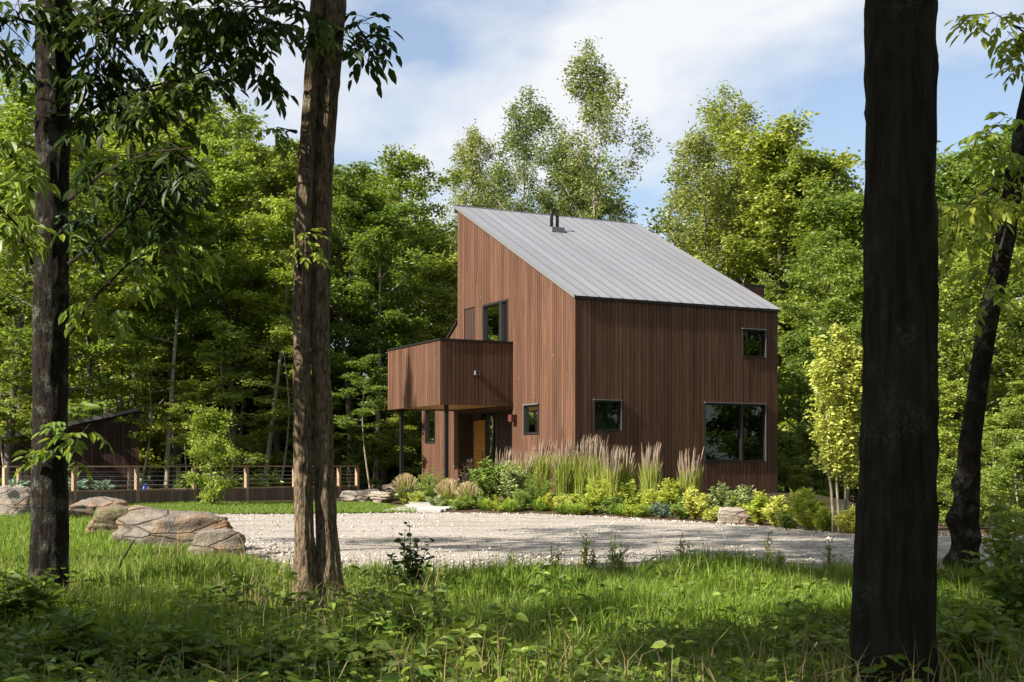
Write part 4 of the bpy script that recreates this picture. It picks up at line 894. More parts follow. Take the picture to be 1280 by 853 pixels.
dt = np.minimum(np.hypot((X_ + 2.0) / 0.75, (Y_ - 12.1) / 1.1), np.hypot((X_ + 4.5) / 0.45, (Y_ - 12.2) / 0.8)); k_ = (dt > 1) | (rs.rand(len(X_)) < 0.12); X_, Y_, hgt = X_[k_], Y_[k_], hgt[k_]
g = MB(); g.addm(*blades(rs, X_, Y_, hgt, rs.uniform(0.008, 0.018, len(X_)), 0.55))
n = 40000; Y_ = rs.uniform(16, 33, n); X_ = rs.uniform(-0.46, -0.1, n) * Y_; k_ = (Y_ < Yn(X_)) & (X_ > -16); X_, Y_ = X_[k_], Y_[k_]
g.addm(*blades(rs, X_, Y_, rs.uniform(0.08, 0.24, len(X_)), rs.uniform(0.012, 0.024, len(X_)), 0.5))
tag(g.build('meadow_grass', M['grass']), 'rough uncut green grass between the trees and the gravel drive', 'grass', kind='stuff')
n = 9000; Y_ = 7 + rs.rand(n) * 11; X_ = rs.uniform(-0.43, 0.43, n) * (Y_ + 1); k_ = (Y_ < Yn(X_)) & (rs.rand(n) < vnoise(X_ * 0.6 + 20, Y_ * 0.6 + 70, 55) * 1.3 - 0.2); X_, Y_ = X_[k_], Y_[k_]
g = MB(); g.addm(*blades(rs, X_, Y_, rs.uniform(0.15, 0.6, len(X_)), rs.uniform(0.005, 0.011, len(X_)), 0.7))
tag(g.build('dry_grass', M['straw']), 'straw-coloured dry blades scattered through the green grass', 'grass', kind='stuff')
n = 45000; X_ = rs.uniform(-18, -2.5, n); Y_ = Yf(X_) + rs.rand(n) * 8
lim = np.interp(X_, [-18, -11.3, -6, -2.4], [38.5, 38.8, 45.5, 34.6]); k_ = Y_ < lim; X_, Y_ = X_[k_], Y_[k_]
g = MB(); g.addm(*blades(rs, X_, Y_, rs.uniform(0.05, 0.11, len(X_)), rs.uniform(0.01, 0.02, len(X_)), 0.5, 0.06))
tag(g.build('lawn_grass', M['lawn']), 'short mown lawn strip in front of the garden fence', 'grass', kind='stuff')
# broad-leaved ground cover in the near shade
def cover(rs, X, Y, hlo, hhi, ll, nleaf=5):
    n = len(X); st = np.stack([X, Y, height(X, Y)], 1); hh = rs.uniform(hlo, hhi, n)
    PP, DD, NN, LL = [], [], [], []
    for k in range(nleaf):
        a = rs.uniform(0, 2 * math.pi, n); out_ = rs.uniform(0.0, 0.10, n)
        P = st + np.stack([np.cos(a) * out_, np.sin(a) * out_, hh * rs.uniform(0.55, 1.0, n)], 1)
        PP.append(P); DD.append(np.stack([np.cos(a), np.sin(a), rs.uniform(-0.35, 0.3, n)], 1)); NN.append(rnorm(rs, n, 0.35)); LL.append(ll * rs.uniform(0.6, 1.3, n))
    return leaf6(np.concatenate(PP), np.concatenate(DD), np.concatenate(NN), np.concatenate(LL), 0.62, 0.2)
n = 9000; Y_ = 6.3 + rs.rand(n) ** 1.1 * 7.2; X_ = rs.uniform(-0.43, 0.43, n) * (Y_ + 1)
patch = vnoise(X_ * 0.9 + 30, Y_ * 0.9 + 30, 21)
side = 0.3 * (X_ < -0.6) + 0.25 * (X_ > 2.8) - 0.16 * np.maximum(Y_ - 10, 0)
g = MB()
k_ = rs.rand(n) < np.clip((patch - 0.42) * 3.0, 0, 1) * 0.7 + side * 0.8 - 0.06; g.addm(*cover(rs, X_[k_], Y_[k_], 0.06, 0.30, 0.085, 5))
n2_ = 16000; Y2 = 6.3 + rs.rand(n2_) * 8.0; X2 = rs.uniform(-0.43, 0.43, n2_) * (Y2 + 1); p2 = vnoise(X2 * 1.1 + 90, Y2 * 1.1 + 10, 33)
k_ = rs.rand(n2_) < np.clip((p2 - 0.45) * 2.5, 0, 1) - 0.12 * np.maximum(Y2 - 11, 0); g.addm(*cover(rs, X2[k_], Y2[k_], 0.03, 0.16, 0.042, 6))
k_ = rs.rand(n) < (patch < 0.5) * 0.06 + 0.02; g.addm(*cover(rs, X_[k_], Y_[k_], 0.2, 0.45, 0.10, 6))
tag(g.build('ground_cover', M['cover']), 'low broad-leaved plants carpeting the shaded foreground', 'ground cover', kind='stuff')
n = 14000; Y_ = 6.3 + rs.rand(n) * 8.5; X_ = rs.uniform(-0.43, 0.43, n) * (Y_ + 1); nn = rnorm(rs, n, 0.45)
g = MB(); g.addm(*leaf6(np.stack([X_, Y_, height(X_, Y_) + rs.uniform(0.005, 0.05, n)], 1), rdir(rs, n, -0.15, 0.3), nn, rs.uniform(0.05, 0.11, n), 0.55))
tag(g.build('leaf_litter', M['litter']), 'dry brown fallen leaves between the foreground plants', 'leaf litter', kind='stuff')

# ------------------------------------------------------------------ stones
def boulder(label, cen, size, rz, seed, m, name='boulder', cuts=13, group='boulders at the edge of the drive'):
    rs = random.Random(seed); bm = bmesh.new(); bmesh.ops.create_icosphere(bm, subdivisions=5, radius=1.0)
    planes = []
    for _ in range(cuts):
        nrm = Vector((rs.gauss(0, 1), rs.gauss(0, 1), rs.gauss(0, 0.6))).normalized(); planes.append((nrm, rs.uniform(0.55, 0.82)))
    planes.append((Vector((rs.uniform(-0.2, 0.2), rs.uniform(-0.3, 0), 1)).normalized(), 0.62))
    for v in bm.verts:
        p = v.co.copy()
        for nrm, d in planes:
            k = p.dot(nrm)
            if k > d: p -= nrm * (k - d) * 0.93
        q = p * 2.2 + Vector((seed * 3.1, 0, 0)); f = noise.fractal(q, 0.8, 2.1, 6) * 0.075
        layer = 0.035 * math.sin(p.z * 16 + 4 * noise.noise(q * 0.7)) + 0.05 * max(0, noise.noise(q * 2.3)) 
        v.co = p * (1 + f + layer)
    for v in bm.verts: v.co = Vector((v.co.x * size[0], v.co.y * size[1], v.co.z * size[2]))
    me = bpy.data.meshes.new(name); bm.to_mesh(me); bm.free(); me.materials.append(m)
    me.polygons.foreach_set('use_smooth', np.ones(len(me.polygons), bool))
    o = link(name, me, None, cen); o.rotation_euler = (0, 0, rz)
    return tag(o, label, 'boulder', group)
def stone_px(label, px0, px1, pyt, pyb, seed, m, rz=0.0, deep=0.8, **kw):
    c = gp((px0 + px1) / 2, pyb - 3); Y = c.y; half = (px1 - px0) / 2 / F_PX * Y; hh = (pyb - pyt) / F_PX * Y
    return boulder(label, (c.x, Y + half * deep * 0.4, c.z + hh * 0.34), (half * 1.18, half * deep * 1.1, hh * 1.0), rz, seed, m, **kw)
stone_px('big flat grey boulder in front of the drive, largest of the row', 150, 292, 643, 696, 3, M['stone'], 0.1, 0.75)
stone_px('rounded brown-grey boulder at the right end of the row', 230, 312, 664, 708, 9, M['stone'], -0.3, 0.8)
stone_px('mossy tan boulder between the dark trunk and the big flat one', 108, 178, 637, 676, 14, M['stone_moss'], 0.4, 0.8)
stone_px('grey boulder just right of the left trunk', 78, 152, 626, 655, 21, M['stone'], 0.0, 0.8)
stone_px('pale pinkish boulder at the left picture edge', -22, 40, 612, 652, 27, M['stone_pale'], 0.5, 0.8)
stone_px('tan boulder half hidden behind the left trunk', 30, 95, 622, 650, 33, M['stone_pale'], 0.2, 0.7)
stone_px('pale boulder lying among the yellow shrubs of the bed', 897, 944, 638, 659, 39, M['stone_pale'], 0.0, 0.7, group=None)
def block(label, px0, px1, pyt, pyb, Y, seed):
    c0 = at(px0, pyb, Y); c1 = at(px1, pyt, Y); return boulder(label, ((c0.x + c1.x) / 2, Y + 0.3, (c0.z + c1.z) / 2), ((c1.x - c0.x) / 2 * 1.25, 0.5, (c1.z - c0.z) / 2 * 1.35), 0.2, seed, M['stone_pale'], 'stone_block', 6, 'stone blocks by the path')
block('rounded pale stone block right of the fence end', 428, 458, 613, 630, 42, 51)
block('squared pale stone block behind the path light', 446, 474, 612, 629, 41, 57)
block('upper pale stone block of the low bank left of the bed', 474, 498, 605, 617, 42, 63)
block('lower pale stone block at the left end of the bed', 462, 488, 614, 629, 39.5, 69)

rs = np.random.RandomState(404); n = 7000
X_ = rs.uniform(-8.5, 11, n); near = rs.rand(n) < 0.55; yn_, yf_ = Yn(X_), Yf(X_)
Y_ = np.where(near, yn_ - 0.25 + np.abs(rs.normal(0, 1.6, n)), np.where(rs.rand(n) < 0.4, yf_ - np.abs(rs.normal(0, 0.5, n)) + 0.15, yn_ + (yf_ - yn_) * rs.rand(n)))
r_ = rs.uniform(0.010, 0.032, n) * np.where(rs.rand(n) < 0.06, 1.8, 1); oct_ = np.array([[1, 0, 0], [0, 1, 0], [-1, 0, 0], [0, -1, 0], [0, 0, 0.75], [0, 0, -0.75]])
V = np.stack([X_, Y_, height(X_, Y_) + 0.055], 1)[:, None] + oct_[None] * r_[:, None, None] * rs.uniform(0.6, 1.3, (n, 6, 1))
o8 = np.array([[0, 1, 4], [1, 2, 4], [2, 3, 4], [3, 0, 4], [1, 0, 5], [2, 1, 5], [3, 2, 5], [0, 3, 5]])
g = MB(); g.addm(V.reshape(-1, 3), None, (np.arange(n)[:, None, None] * 6 + o8[None]).reshape(-1, 3))
tag(g.build('loose_stones', M['pebble']), 'loose pale stones lying on the gravel drive and at its edges', 'gravel', kind='stuff')

# ------------------------------------------------------------------ garden fence, beds, shed
fd = Vector((0.58, 0.81, 0)); fd.normalize(); fn = Vector((-fd.y, fd.x, 0))
F0 = Vector((-11.28, 38.9, 0))
fence = thing('garden_fence', 'wooden post and cable fence round the vegetable garden', 'fence', (F0.x, F0.y, hz(F0.x, F0.y)), math.atan2(fd.y, fd.x))
FT = [-4.4, -2.2, 0, 2.2, 4.4, 6.6, 8.8, 9.75]
def fence_run(y, ts, panels=True):
    for t_ in ts:
        q = MB(); q.box((t_ - 0.055, y - 0.055, -0.2), (t_ + 0.055, y + 0.055, 1.19)); q.build('post', M['post_wood'], fence)
    for a, c in zip(ts, ts[1:]):
        q = MB(); q.box((a + 0.002, y - 0.07, 1.195), (c - 0.002, y + 0.07, 1.235)); q.build('top_rail', M['post_wood'], fence)
        q = MB(); q.box((a + 0.06, y - 0.03, 0.48), (c - 0.06, y + 0.03, 0.525)); q.build('mid_rail', M['post_wood'], fence)
        for z in (0.66, 0.79, 0.92, 1.05):
            q = MB(); q.tube([(a + 0.05, y, z), (c - 0.05, y, z)], 0.006, 5); q.build('cable', M['wire'], fence)
        if panels:
            nb = max(2, int((c - a - 0.12) / 0.2)); bw_ = (c - a - 0.12) / nb
            for k in range(nb):
                q = MB(); q.box((a + 0.06 + k * bw_ + 0.004, y - 0.018, 0.0), (a + 0.06 + (k + 1) * bw_ - 0.004, y + 0.012, 0.475)); q.build('board', M['panel_wood'], fence)
fence_run(0.0, FT); fence_run(6.0, FT[:-1], False)
gd = Matrix.Translation(F0) @ Matrix.Rotation(math.atan2(fd.y, fd.x), 4, 'Z')
for k, (a, c, lab) in enumerate([(-3.9, 0.9, 'raised wooden vegetable bed near the shed'), (3.6, 8.2, 'raised wooden vegetable bed at the right half of the fence')]):
    p = gd @ Vector((a, 2.0, 0)); z = hz(p.x, p.y)
    e = thing('raised_bed', lab, 'planter', (p.x, p.y, z), math.atan2(fd.y, fd.x), 'raised vegetable beds')
    for (x0, y0, x1, y1) in ((0, 0, c - a, 0.05), (0, 1.35, c - a, 1.4), (0, 0.052, 0.05, 1.348), (c - a - 0.05, 0.052, c - a, 1.348)):
        q = MB(); q.box((x0, y0, -0.05), (x1, y1, 0.45)); q.build('side_board', M['panel_wood'], e)
    q = MB(); q.box((0.052, 0.052, 0), (c - a - 0.052, 1.348, 0.40)); q.build('soil', M['mulch'], e)
    for i_ in range(9):
        rs2 = np.random.RandomState(90 + k * 20 + i_); x = 0.35 + i_ * (c - a - 0.7) / 8
        pp = gd @ Vector((a + x, 2.0 + 0.35 + 0.7 * (i_ % 2), 0)); n_ = 130 if k == 0 else 170
        hgt_ = rs2.uniform(0.35, 0.5) if k == 0 else rs2.uniform(0.5, 0.85)
        d_ = rdir(rs2, n_, 0.0, 0.9); P = d_ * np.array([0.28, 0.28, hgt_]) * rs2.uniform(0.3, 1.0, (n_, 1))
        g = MB(); g.addm(*leaf6(P, d_ * np.array([1, 1, 0.3]), rnorm(rs2, n_, 0.4), rs2.uniform(0.12, 0.24, n_), 0.65)); g2 = MB(); g2.tube([(0, 0, -0.05), (0.02, 0, hgt_ * 0.8)], [0.015, 0.008], 5)
        v_ = thing('vegetable_plant', ['blue-green cabbage-like plant in the bed near the shed', 'leafy green vegetable in the right-hand bed'][k] + ', %s from the left' % ORD[i_], 'plant', (pp.x, pp.y, z + 0.40), 0, ['plants in the left raised bed', 'plants in the right raised bed'][k])
        g.build('foliage', M['leaf_kale'] if k == 0 else M['leaf_green'], v_); g2.build('stem', M['stem'], v_)
# blue watering can on the bed edge
pc = gd @ Vector((1.55, 1.6, 0)); can = thing('watering_can', 'small bright blue container behind the fence cables', 'container', (pc.x, pc.y, hz(pc.x, pc.y)))
can.scale = (0.4, 0.4, 0.62)
q = MB(); q.tube([(0, 0, 0.0), (0, 0, 0.5), (0, 0, 0.82), (0, 0, 0.9)], [0.16, 0.17, 0.15, 0.09], 16); q.build('body', M['blue'], can, True)
q = MB(); q.tube([(0.13, 0, 0.75), (0.2, 0, 0.95), (0.05, 0, 1.04), (-0.08, 0, 0.88)], 0.018, 8); q.build('handle', M['blue'], can, True)
# shed
sx, sy_ = at(174, 582, 49).x, 49.0
shed = thing('garden_shed', 'small dark brown shed with a single sloping roof', 'shed', (sx, sy_, hz(sx, sy_)), 0.36)
zt = lambda u: 3.25 - 0.235 * (-u)
SW = 5.2
SP = Plane((-SW, 0), (1, 0), (0, -1)); SE = Plane((0, 0), (0, 1), (1, 0))
board_wall('wall', shed, SP, 0.0, SW, -0.2, lambda u: zt(u - SW), [(0.3, 2.2, -0.2, 1.9)], M['clad_dark'], 0.16, 0.1, 0.0, inset=(0.0, 0.11))
board_wall('wall', shed, SE, 0.02, 3.0, -0.2, lambda u: zt(0), [], M['clad_dark'], 0.16, 0.1, 0.0)
q = MB(); q.box((-SW + 0.3, 0.14, -0.2), (-SW + 2.2, 0.18, 1.9)); dd_ = q.build('door', M['clad_dark'], shed)
q = MB(); q.box((-SW + 0.35, 0.10, 0.9), (-SW + 0.39, 0.138, 1.1)); q.build('handle', M['alu'], dd_)
q = MB(); q.box((-SW, 3.0, -0.2), (0, 3.1, zt(-SW) - 0.02)); q.box((-SW, 0.12, -0.2), (-SW + 0.1, 2.99, zt(-SW) - 0.02)); q.build('wall', M['clad_dark'], shed)
q = MB(); q.hexa([(-SW - 0.15, -0.2, zt(-SW - 0.15) + 0.01), (0.14, -0.2, zt(0.14) + 0.01), (0.14, 3.2, zt(0.14) + 0.01), (-SW - 0.15, 3.2, zt(-SW - 0.15) + 0.01), (-SW - 0.15, -0.2, zt(-SW - 0.15) + 0.075), (0.14, -0.2, zt(0.14) + 0.075), (0.14, 3.2, zt(0.14) + 0.075), (-SW - 0.15, 3.2, zt(-SW - 0.15) + 0.075)])
rf = q.build('roof', M['metal_dark'], shed)
q = MB(); q.hexa([(-SW - 0.16, -0.23, zt(-SW - 0.16) + 0.02), (0.15, -0.23, zt(0.15) + 0.02), (0.15, -0.205, zt(0.15) + 0.02), (-SW - 0.16, -0.205, zt(-SW - 0.16) + 0.02), (-SW - 0.16, -0.23, zt(-SW - 0.16) + 0.155), (0.15, -0.23, zt(0.15) + 0.155), (0.15, -0.205, zt(0.15) + 0.155), (-SW - 0.16, -0.205, zt(-SW - 0.16) + 0.155)]); q.build('fascia', M['alu'], rf)
# path lights
for px, py, lab in ((437, 628, 'black path light by the fence end'), (474, 629, 'black path light in front of the stone blocks'), (508.5, 636, 'black path light at the corner of the lawn, nearest the bed')):
    p = gp(px, py); e = thing('path_light', lab, 'lamp', p, 0.5, 'path lights along the walk')
    q = MB(); q.tube([(0, 0, -0.05), (0, 0, 0.52)], 0.014, 8); q.build('stake', M['metal_dark'], e)
    q = MB(); q.tube([(0, 0, 0.50), (0, 0, 0.52), (0, 0, 0.56), (0, 0, 0.60)], [0.075, 0.075, 0.03, 0.012], 14); q.build('hood', M['metal_dark'], e)
# walk of paving slabs to the porch
for k in range(7):
    p = Vector((-2.6, 34.4, 0)).lerp(Vector((-2.2, 39.2, 0)), k / 6); s = MB(); s.box((-0.75, -0.38, -0.08), (0.75, 0.38, 0.05))
    o = s.build('paving_slab', M['paving'], None, False, (p.x, p.y, hz(p.x, p.y) + 0.06)); o.rotation_euler = (0, 0, 0.1 * rr.uniform(-1, 1)); tag(o, 'pale stone slab of the porch walk, %s from the lawn' % ORD[k], 'paving', 'slabs of the porch walk')

# ------------------------------------------------------------------ planting bed
def reed(label, px, py, topy, wpx, seed, pale=False, group='feather reed grasses in the bed'):
    p = gp(px, py); rs = np.random.RandomState(seed); Hh = (py - topy) / F_PX * p.y; Rw = 1.0 * wpx / 2 / F_PX * p.y
    e = thing('reed_grass', label, 'ornamental grass', p, 0, group)
    n = 700; a = rs.uniform(0, 6.28, n); r0 = Rw * 0.62 * np.sqrt(rs.rand(n)); X = np.cos(a) * r0; Y = np.sin(a) * r0
    h = Hh * rs.uniform(0.35, 0.86, n); l = rs.uniform(0.02, 0.45, n) * Rw * 1.5
    wd = rs.uniform(0.008, 0.014, n); b = rs.uniform(0, 3.14, n); sx, sy2 = np.cos(b) * wd, np.sin(b) * wd
    def pt(t, k, up): return np.stack([X + np.cos(a) * l * t * t + sx * k, Y + np.sin(a) * l * t * t + sy2 * k, h * up], 1)
    V = np.stack([pt(0, -1, -0.05), pt(0, 1, -0.05), pt(0.55, 0.8, 0.62), pt(0.55, -0.8, 0.62), pt(1, 0, 0.95)], 1).reshape(-1, 3); o = np.arange(n)[:, None] * 5
    g = MB(); g.addm(V, o + np.array([[0, 1, 2, 3]]), o + np.array([[3, 2, 4]])); g.build('blades', M['reed_green'], e)
    n = 60; st = MB(); pl = MB(); Hh *= rs.uniform(0.92, 1.06)
    for k in range(n):
        a_ = rs.uniform(0, 6.28); r_ = Rw * 0.6 * math.sqrt(rs.rand()); l_ = rs.uniform(0.05, 0.6) * Rw; hh = Hh * rs.uniform(0.66, 1.05)
        q = np.array([[math.cos(a_) * (r_ + l_ * t_ * t_), math.sin(a_) * (r_ + l_ * t_ * t_), hh * t_] for t_ in (0, 0.35, 0.7, 0.82, 0.92, 1.0)]); q[:, 0] += 0.05 * (np.linspace(0, 1, 6) ** 3) * Rw * 2
        st.tube(q[:3], 0.004, 3, False); w_ = rs.uniform(0.008, 0.014) if not pale else 0.018
        pl.tube(q[2:], [0.004, w_, w_ * 0.85, 0.003], 4, False)
    st.build('stalks', M['plume_pale'] if pale else M['reed_green'], e); pl.build('plumes', M['plume_pale'] if pale else M['plume'], e)
def fountain(label, px, py, topy, wpx, seed, m, plumes=True, name='fountain_grass', group='mounding grasses in the bed'):
    p = gp(px, py); rs = np.random.RandomState(seed); Hh = (py - topy) / F_PX * p.y; Rw = wpx / 2 / F_PX * p.y
    e = thing(name, label, 'ornamental grass', p, 0, group)
    n = 900 if plumes else 330; a = rs.uniform(0, 6.28, n); l = rs.rand(n) ** 0.6 * Rw; h = Hh * (0.95 - 0.45 * (l / Rw) ** 2) * rs.uniform(0.55, 1.1, n)
    wd = rs.uniform(0.006, 0.012, n); b = a + 1.57; sx, sy2 = np.cos(b) * wd, np.sin(b) * wd
    def pt(t, k, up): return np.stack([np.cos(a) * (0.05 + l * t ** 1.6) + sx * k, np.sin(a) * (0.05 + l * t ** 1.6) + sy2 * k, h * up], 1)
    V = np.stack([pt(0, -1, -0.05), pt(0, 1, -0.05), pt(0.6, 0.8, 0.85), pt(0.6, -0.8, 0.85), pt(1, 0, 0.8)], 1).reshape(-1, 3); o = np.arange(n)[:, None] * 5
    g = MB(); g.addm(V, o + np.array([[0, 1, 2, 3]]), o + np.array([[3, 2, 4]])); g.build('blades', m, e)
    if plumes:
        pl = MB(); n = 170
        for k in range(n):
            a_ = rs.uniform(0, 6.28); l_ = Rw * rs.rand() ** 0.6 * 1.05; hh = Hh * (1.08 - 0.4 * (l_ / Rw) ** 2)
            q = np.array([[math.cos(a_) * l_ * t_ ** 1.5, math.sin(a_) * l_ * t_ ** 1.5, hh * t_] for t_ in (0.6, 0.8, 0.9, 1.0)]); pl.tube(q, [0.002, 0.006, 0.012, 0.003], 4, False)
        pl.build('plumes', M['plume_pale'], e)
def shrub(label, px, py, topy, wpx, seed, m, ll=0.09, asp=0.4, n=1500, name='garden_shrub', cat='shrub', group='shrubs and perennials in the bed', spiky=0.5, ns=26, Y=None, stemm=None):
    p = gp(px, py) if Y is None else at(px, py, Y); rs = np.random.RandomState(seed); Hh = (py - topy) / F_PX * p.y; Rw = wpx / 2 / F_PX * p.y
    if Y is not None: p.z = hz(p.x, p.y)
    if group and 'bed' in group: Rw *= 1.28; Hh *= 1.08; n = int(n * 1.35)
    e = thing(name, label, cat, p, 0, group)
    tw = MB(); PP, DD = [], []
    for k in range(ns):
        a = rs.uniform(0, 6.28); rad = math.sqrt(rs.rand()) * Rw; hh = Hh * (1 - 0.5 * (rad / Rw) ** 2) * rs.uniform(0.75, 1.05)
        q = np.array([[math.cos(a) * rad * t_ ** 1.3, math.sin(a) * rad * t_ ** 1.3, hh * t_ - 0.03] for t_ in np.linspace(0, 1, 6)]) + rs.normal(0, 0.015, (6, 3)); q[0, 2] = -0.05
        tw.tube(q, np.linspace(0.009, 0.003, 6), 4, False)
        m_ = n // ns; t_ = rs.uniform(0.22, 1.0, m_) ** 0.8; base = np.stack([np.interp(t_, np.linspace(0, 1, 6), q[:, c]) for c in range(3)], 1)
        dd = rdir(rs, m_, -0.2, 0.6); dd[:, 2] += spiky * 0.6; PP.append(base + rs.normal(0, 0.02, base.shape)); DD.append(dd)
    P = np.concatenate(PP); D = np.concatenate(DD); nn = rnorm(rs, len(P), 0.45) + np.stack([P[:, 0], P[:, 1], 0 * P[:, 0]], 1) * 0.5 / max(Rw, 0.1)
    g = MB(); g.addm(*leaf6(P, D, nn, ll * rs.uniform(0.6, 1.3, len(P)), asp)); g.build('foliage', m, e); tw.build('stems', stemm or M['stem'], e)
    return e
ground_sedge = lambda *a, **k: fountain(*a, m=M['sedge'], plumes=False, name='sedge_tuft', **k)
reed('blond reed grass behind the leafy shrub at the porch', 551, 612, 563, 20, 1, True)
reed('reed grass in front of the black entrance, right of the door', 652, 628, 560, 36, 2)
reed('reed grass below the small gable window', 676, 630, 558, 34, 3)
reed('reed grass just left of the house corner', 705, 634, 556, 32, 4)
reed('reed grass right in front of the house corner', 726, 634, 556, 30, 5)
reed('reed grass under the small front window, left one', 746, 635, 557, 30, 6)
reed('reed grass under the small front window, right one', 764, 637, 557, 30, 7)
reed('reed grass at the right end of the dense row', 782, 640, 558, 28, 8)
reed('tall separate reed grass clump in the middle of the bed', 814, 645, 556, 30, 9)
reed('separate reed grass clump left of the big window', 862, 648, 563, 32, 10)
reed('dull reed grass at the back between door and gable window', 632, 622, 563, 30, 11)
fountain('pale plumed mound of grass at the left end of the bed', 507, 632, 594, 44, 20, M['reed_green'])
fountain('pale plumed mound in front of the entrance, left one', 561, 636, 600, 40, 21, M['reed_green'])
fountain('pale plumed mound in front of the entrance, right one', 585, 638, 604, 40, 22, M['reed_green'])
shrub('fresh green leafy shrub beside the porch post', 540, 631, 588, 40, 30, M['leaf_green'], 0.08, 0.35, 1800)
shrub('dark plum-leaved perennial in front of the door', 588, 624, 576, 34, 31, M['leaf_plum'], 0.10, 0.45, 500)
shrub('tall broad-leaved perennial in front of the black entrance', 612, 634, 572, 46, 32, M['leaf_green'], 0.14, 0.42, 1500)
shrub('broad-leaved perennial left of the gable window', 638, 634, 580, 40, 33, M['leaf_sage'], 0.13, 0.42, 1200)
shrub('feathery green shrub below the gable window', 668, 637, 590, 46, 34, M['leaf_green'], 0.08, 0.16, 2600)
shrub('low yellow-green shrub left of the house corner', 705, 642, 616, 32, 35, M['leaf_yellow'], 0.08, 0.3, 1300)
shrub('round bright yellow-green shrub under the small front window', 745, 644, 600, 50, 36, M['leaf_lime'], 0.09, 0.26, 2800)
shrub('upright lime shrub between two reed clumps', 787, 642, 602, 30, 37, M['leaf_lime'], 0.10, 0.35, 1000)
shrub('thin yellow perennial at the foot of the middle reed clump', 815, 648, 612, 28, 38, M['leaf_lime'], 0.10, 0.25, 900)
shrub('leafy lime perennial right of the middle reed clump', 840, 648, 596, 34, 39, M['leaf_lime'], 0.11, 0.35, 1100)
shrub('yellow-green perennial below the reed clump by the big window', 868, 652, 610, 34, 40, M['leaf_yellow'], 0.11, 0.3, 1100)
shrub('round silvery green shrub under the big window', 903, 648, 605, 46, 41, M['leaf_sage'], 0.10, 0.4, 2000)
shrub('small yellow shrub left of the pale boulder', 893, 654, 632, 22, 42, M['leaf_yellow'], 0.08, 0.35, 700)
shrub('yellow-green shrub right of the pale boulder', 950, 659, 616, 34, 43, M['leaf_lime'], 0.11, 0.32, 1500)
shrub('yellow shrub below the house end wall', 972, 661, 620, 30, 44, M['leaf_yellow'], 0.11, 0.32, 1200)
shrub('large pointed lime shrub left of the yellow tree', 1008, 666, 612, 44, 45, M['leaf_lime'], 0.12, 0.3, 1900)
shrub('yellow shrub round the foot of the yellow tree', 1062, 670, 632, 38, 46, M['leaf_yellow'], 0.10, 0.32, 1400)
shrub('small lime shrub just left of the yellow tree stems', 1033, 668, 634, 26, 47, M['leaf_lime'], 0.10, 0.32, 900)
shrub('bluish low shrub at the front of the bed under the reeds', 826, 650, 626, 30, 48, M['leaf_kale'], 0.07, 0.3, 900)
shrub('sage green shrub behind the yellow one, left of the big window', 930, 642, 608, 34, 49, M['leaf_sage'], 0.09, 0.4, 1100)
for k, (px, py, lab) in enumerate([(608, 640, 'sedge tuft in front of the tall perennial, left one'), (638, 642, 'sedge tuft in front of the tall perennial, right one'), (674, 641, 'sedge tuft below the feathery shrub'), (704, 645, 'sedge tuft before the low yellow shrub'), (777, 647, 'bright sedge tuft on the bed edge, left of a pair'), (806, 648, 'bright sedge tuft on the bed edge, right of a pair'), (575, 638, 'sedge tuft between the pale mounds'), (722, 646, 'small sedge tuft on the bed edge before the house corner')]):
    fountain(lab, px, py, py - 21, 40, 60 + k, M['sedge'], False, 'sedge_tuft', 'sedge tufts along the bed edge')
for k, (px, py, hh_, wd, mk) in enumerate([(522, 634, 22, 30, 'leaf_lime'), (548, 637, 20, 28, 'leaf_sage'), (574, 640, 18, 26, 'leaf_green'), (596, 638, 24, 30, 'leaf_green'), (622, 641, 22, 32, 'leaf_lime'), (652, 640, 26, 32, 'leaf_green'), (688, 641, 26, 30, 'leaf_lime'), (716, 640, 28, 30, 'leaf_green'), (730, 645, 22, 28, 'leaf_lime'), (762, 645, 26, 32, 'leaf_green'), (792, 649, 20, 26, 'leaf_lime'), (812, 642, 34, 34, 'leaf_green'), (852, 652, 26, 30, 'leaf_green'), (880, 650, 30, 30, 'leaf_lime'), (918, 648, 30, 34, 'leaf_lime'), (985, 664, 30, 30, 'leaf_green')]):
    shrub('low leafy filler plant at the bed front, %s from the left' % ORD[k], px, py, py - hh_, wd, 200 + k, M[mk], 0.085, 0.3, 800, group='low filler plants along the bed', ns=18)
# yellow multi-stemmed tree
p = gp(1046, 670); yt = thing('ornamental_tree', 'bright yellow narrow tree with several pale stems', 'tree', p)
rs = np.random.RandomState(88); Hh = (670 - 412) / F_PX * p.y; lf = MB()
PP = []
for k, (dx_, top_) in enumerate([(-0.14, 0.95), (0.02, 1.0), (0.16, 0.9), (0.26, 0.8)]):
    q = np.array([[dx_ * (0.4 + 1.7 * t_) + rs.normal(0, 0.02), rs.normal(0, 0.03) + 0.05 * k, Hh * top_ * t_ - 0.05] for t_ in np.linspace(0, 1, 9)]); s = MB(); s.tube(q, np.linspace(0.03, 0.006, 9), 7); s.build('trunk', M['bark_pale'], yt, True)
    for j_ in range(46):
        t_ = rs.uniform(0.30, 1.0); b0 = np.array([np.interp(t_, np.linspace(0, 1, 9), q[:, c]) for c in range(3)]); prof = 0.66 * math.sin(math.pi * min(1, 0.22 + (t_ - 0.3) / 0.7 * 0.74)) ** 0.8
        a = rs.uniform(0, 6.28); ln = prof * rs.uniform(0.4, 1.05); B = bend(b0, (math.cos(a) * 0.75, math.sin(a) * 0.75, 0.65), ln, rs, 4, 0.2, 0.1)
        s = rs.uniform(0.15, 1, 60); base = np.stack([np.interp(s, np.linspace(0, 1, 5), B[:, c]) for c in range(3)], 1); PP.append(base + rs.normal(0, 0.05, base.shape))
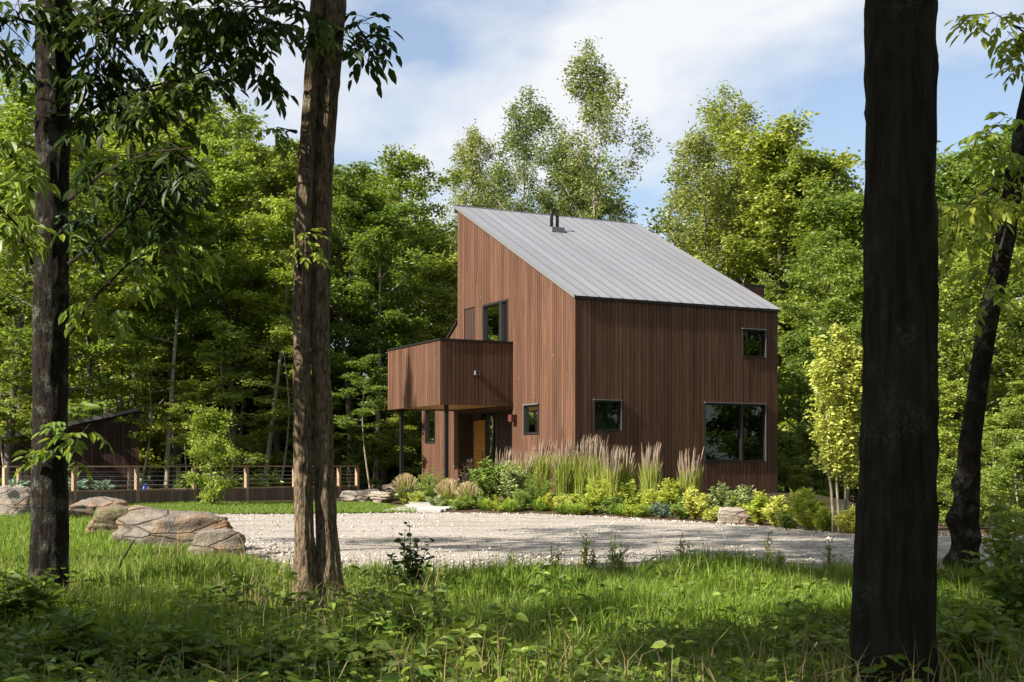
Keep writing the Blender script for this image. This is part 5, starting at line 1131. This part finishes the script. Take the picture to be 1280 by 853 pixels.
P = np.concatenate(PP); lf.addm(*leaf6(P, rdir(rs, len(P), -0.6, 0.4), rnorm(rs, len(P), 0.7), rs.uniform(0.05, 0.10, len(P)), 0.6)); lf.build('crown', M['leaf_yellow'], yt)

# ------------------------------------------------------------------ foreground plants and sticks
shrub('dark little broad-leaved sapling in the grass before the drive', 512, 742, 650, 62, 101, M['leaf_fore_shaded'], 0.085, 0.7, 170, 'small_sapling', 'sapling', None, 0.2, 9, None, M['twig'])
WEEDS = [(692, 716, 672), (731, 712, 655), (741, 716, 672), (768, 720, 666), (776, 713, 655), (852, 714, 668), (861, 718, 680), (962, 714, 664), (972, 718, 684), (1038, 712, 672), (636, 714, 690)]
for k, (px, py, ty) in enumerate(WEEDS):
    shrub('slender upright weed at the grass edge of the drive, %s from the left' % ORD[sorted(range(11), key=lambda q_: WEEDS[q_][0]).index(k)], px, py + 14, ty - 8, 15, 120 + k, M['leaf_under'], 0.06, 0.24, 120, 'tall_weed', 'weed', 'weeds along the drive edge', 0.7, 4)
for k, (px, py, ty, wd, lab) in enumerate([(500, 812, 742, 110, 'spreading light green plant right of the twin trunk foot'), (575, 838, 775, 120, 'low leafy plant in the bottom middle of the foreground'), (440, 850, 775, 120, 'broad-leaved plant below the twin trunk'), (330, 850, 790, 120, 'leafy plant at the bottom left of the twin trunk'), (215, 850, 770, 120, 'yellowish leafy plant at the bottom between both left trunks'), (90, 850, 760, 130, 'leafy plant hiding the foot of the left trunk'), (20, 800, 690, 110, 'tall leafy plant at the left picture edge'), (1215, 850, 740, 120, 'leafy shrub just right of the big trunk foot'), (1270, 800, 620, 130, 'tall leafy shrub at the right picture edge'), (1262, 730, 600, 90, 'leafy shrub overlapping the foot of the crooked trunk'), (1190, 760, 705, 70, 'grassy leafy plant between big trunk and crooked trunk')]):
    shrub(lab, px, py, ty, wd, 150 + k, [M['cover'], M['leaf_under']][k % 2], 0.12, 0.55, 420, 'leafy_plant', 'plant', 'leafy plants of the shaded foreground', 0.0, 20)
a0 = gp(142, 742)
q = MB(); q.tube([a0 + Vector((0, 0, -0.05)), a0 + Vector((0.02, 0, 0.18)), a0 + Vector((0.09, 0, 0.36)), a0 + Vector((0.22, 0.02, 0.58))], [0.018, 0.016, 0.013, 0.007], 7)
o = q.build('bare_stick', M['twig'], None, True); tag(o, 'bare dark stick poking out of the grass by the boulders', 'stick')
p0 = gp(305, 772); p1 = gp(368, 748)
q = MB(); q.tube([p0 + Vector((0, 0, 0.03)), p0.lerp(p1, 0.5) + Vector((0, 0, 0.10)), p1 + Vector((0, 0, 0.12))], [0.012, 0.012, 0.008], 7)
o = q.build('fallen_branch', M['bark_wood'], None, True); tag(o, 'thin fallen branch lying against the twin trunk', 'stick')
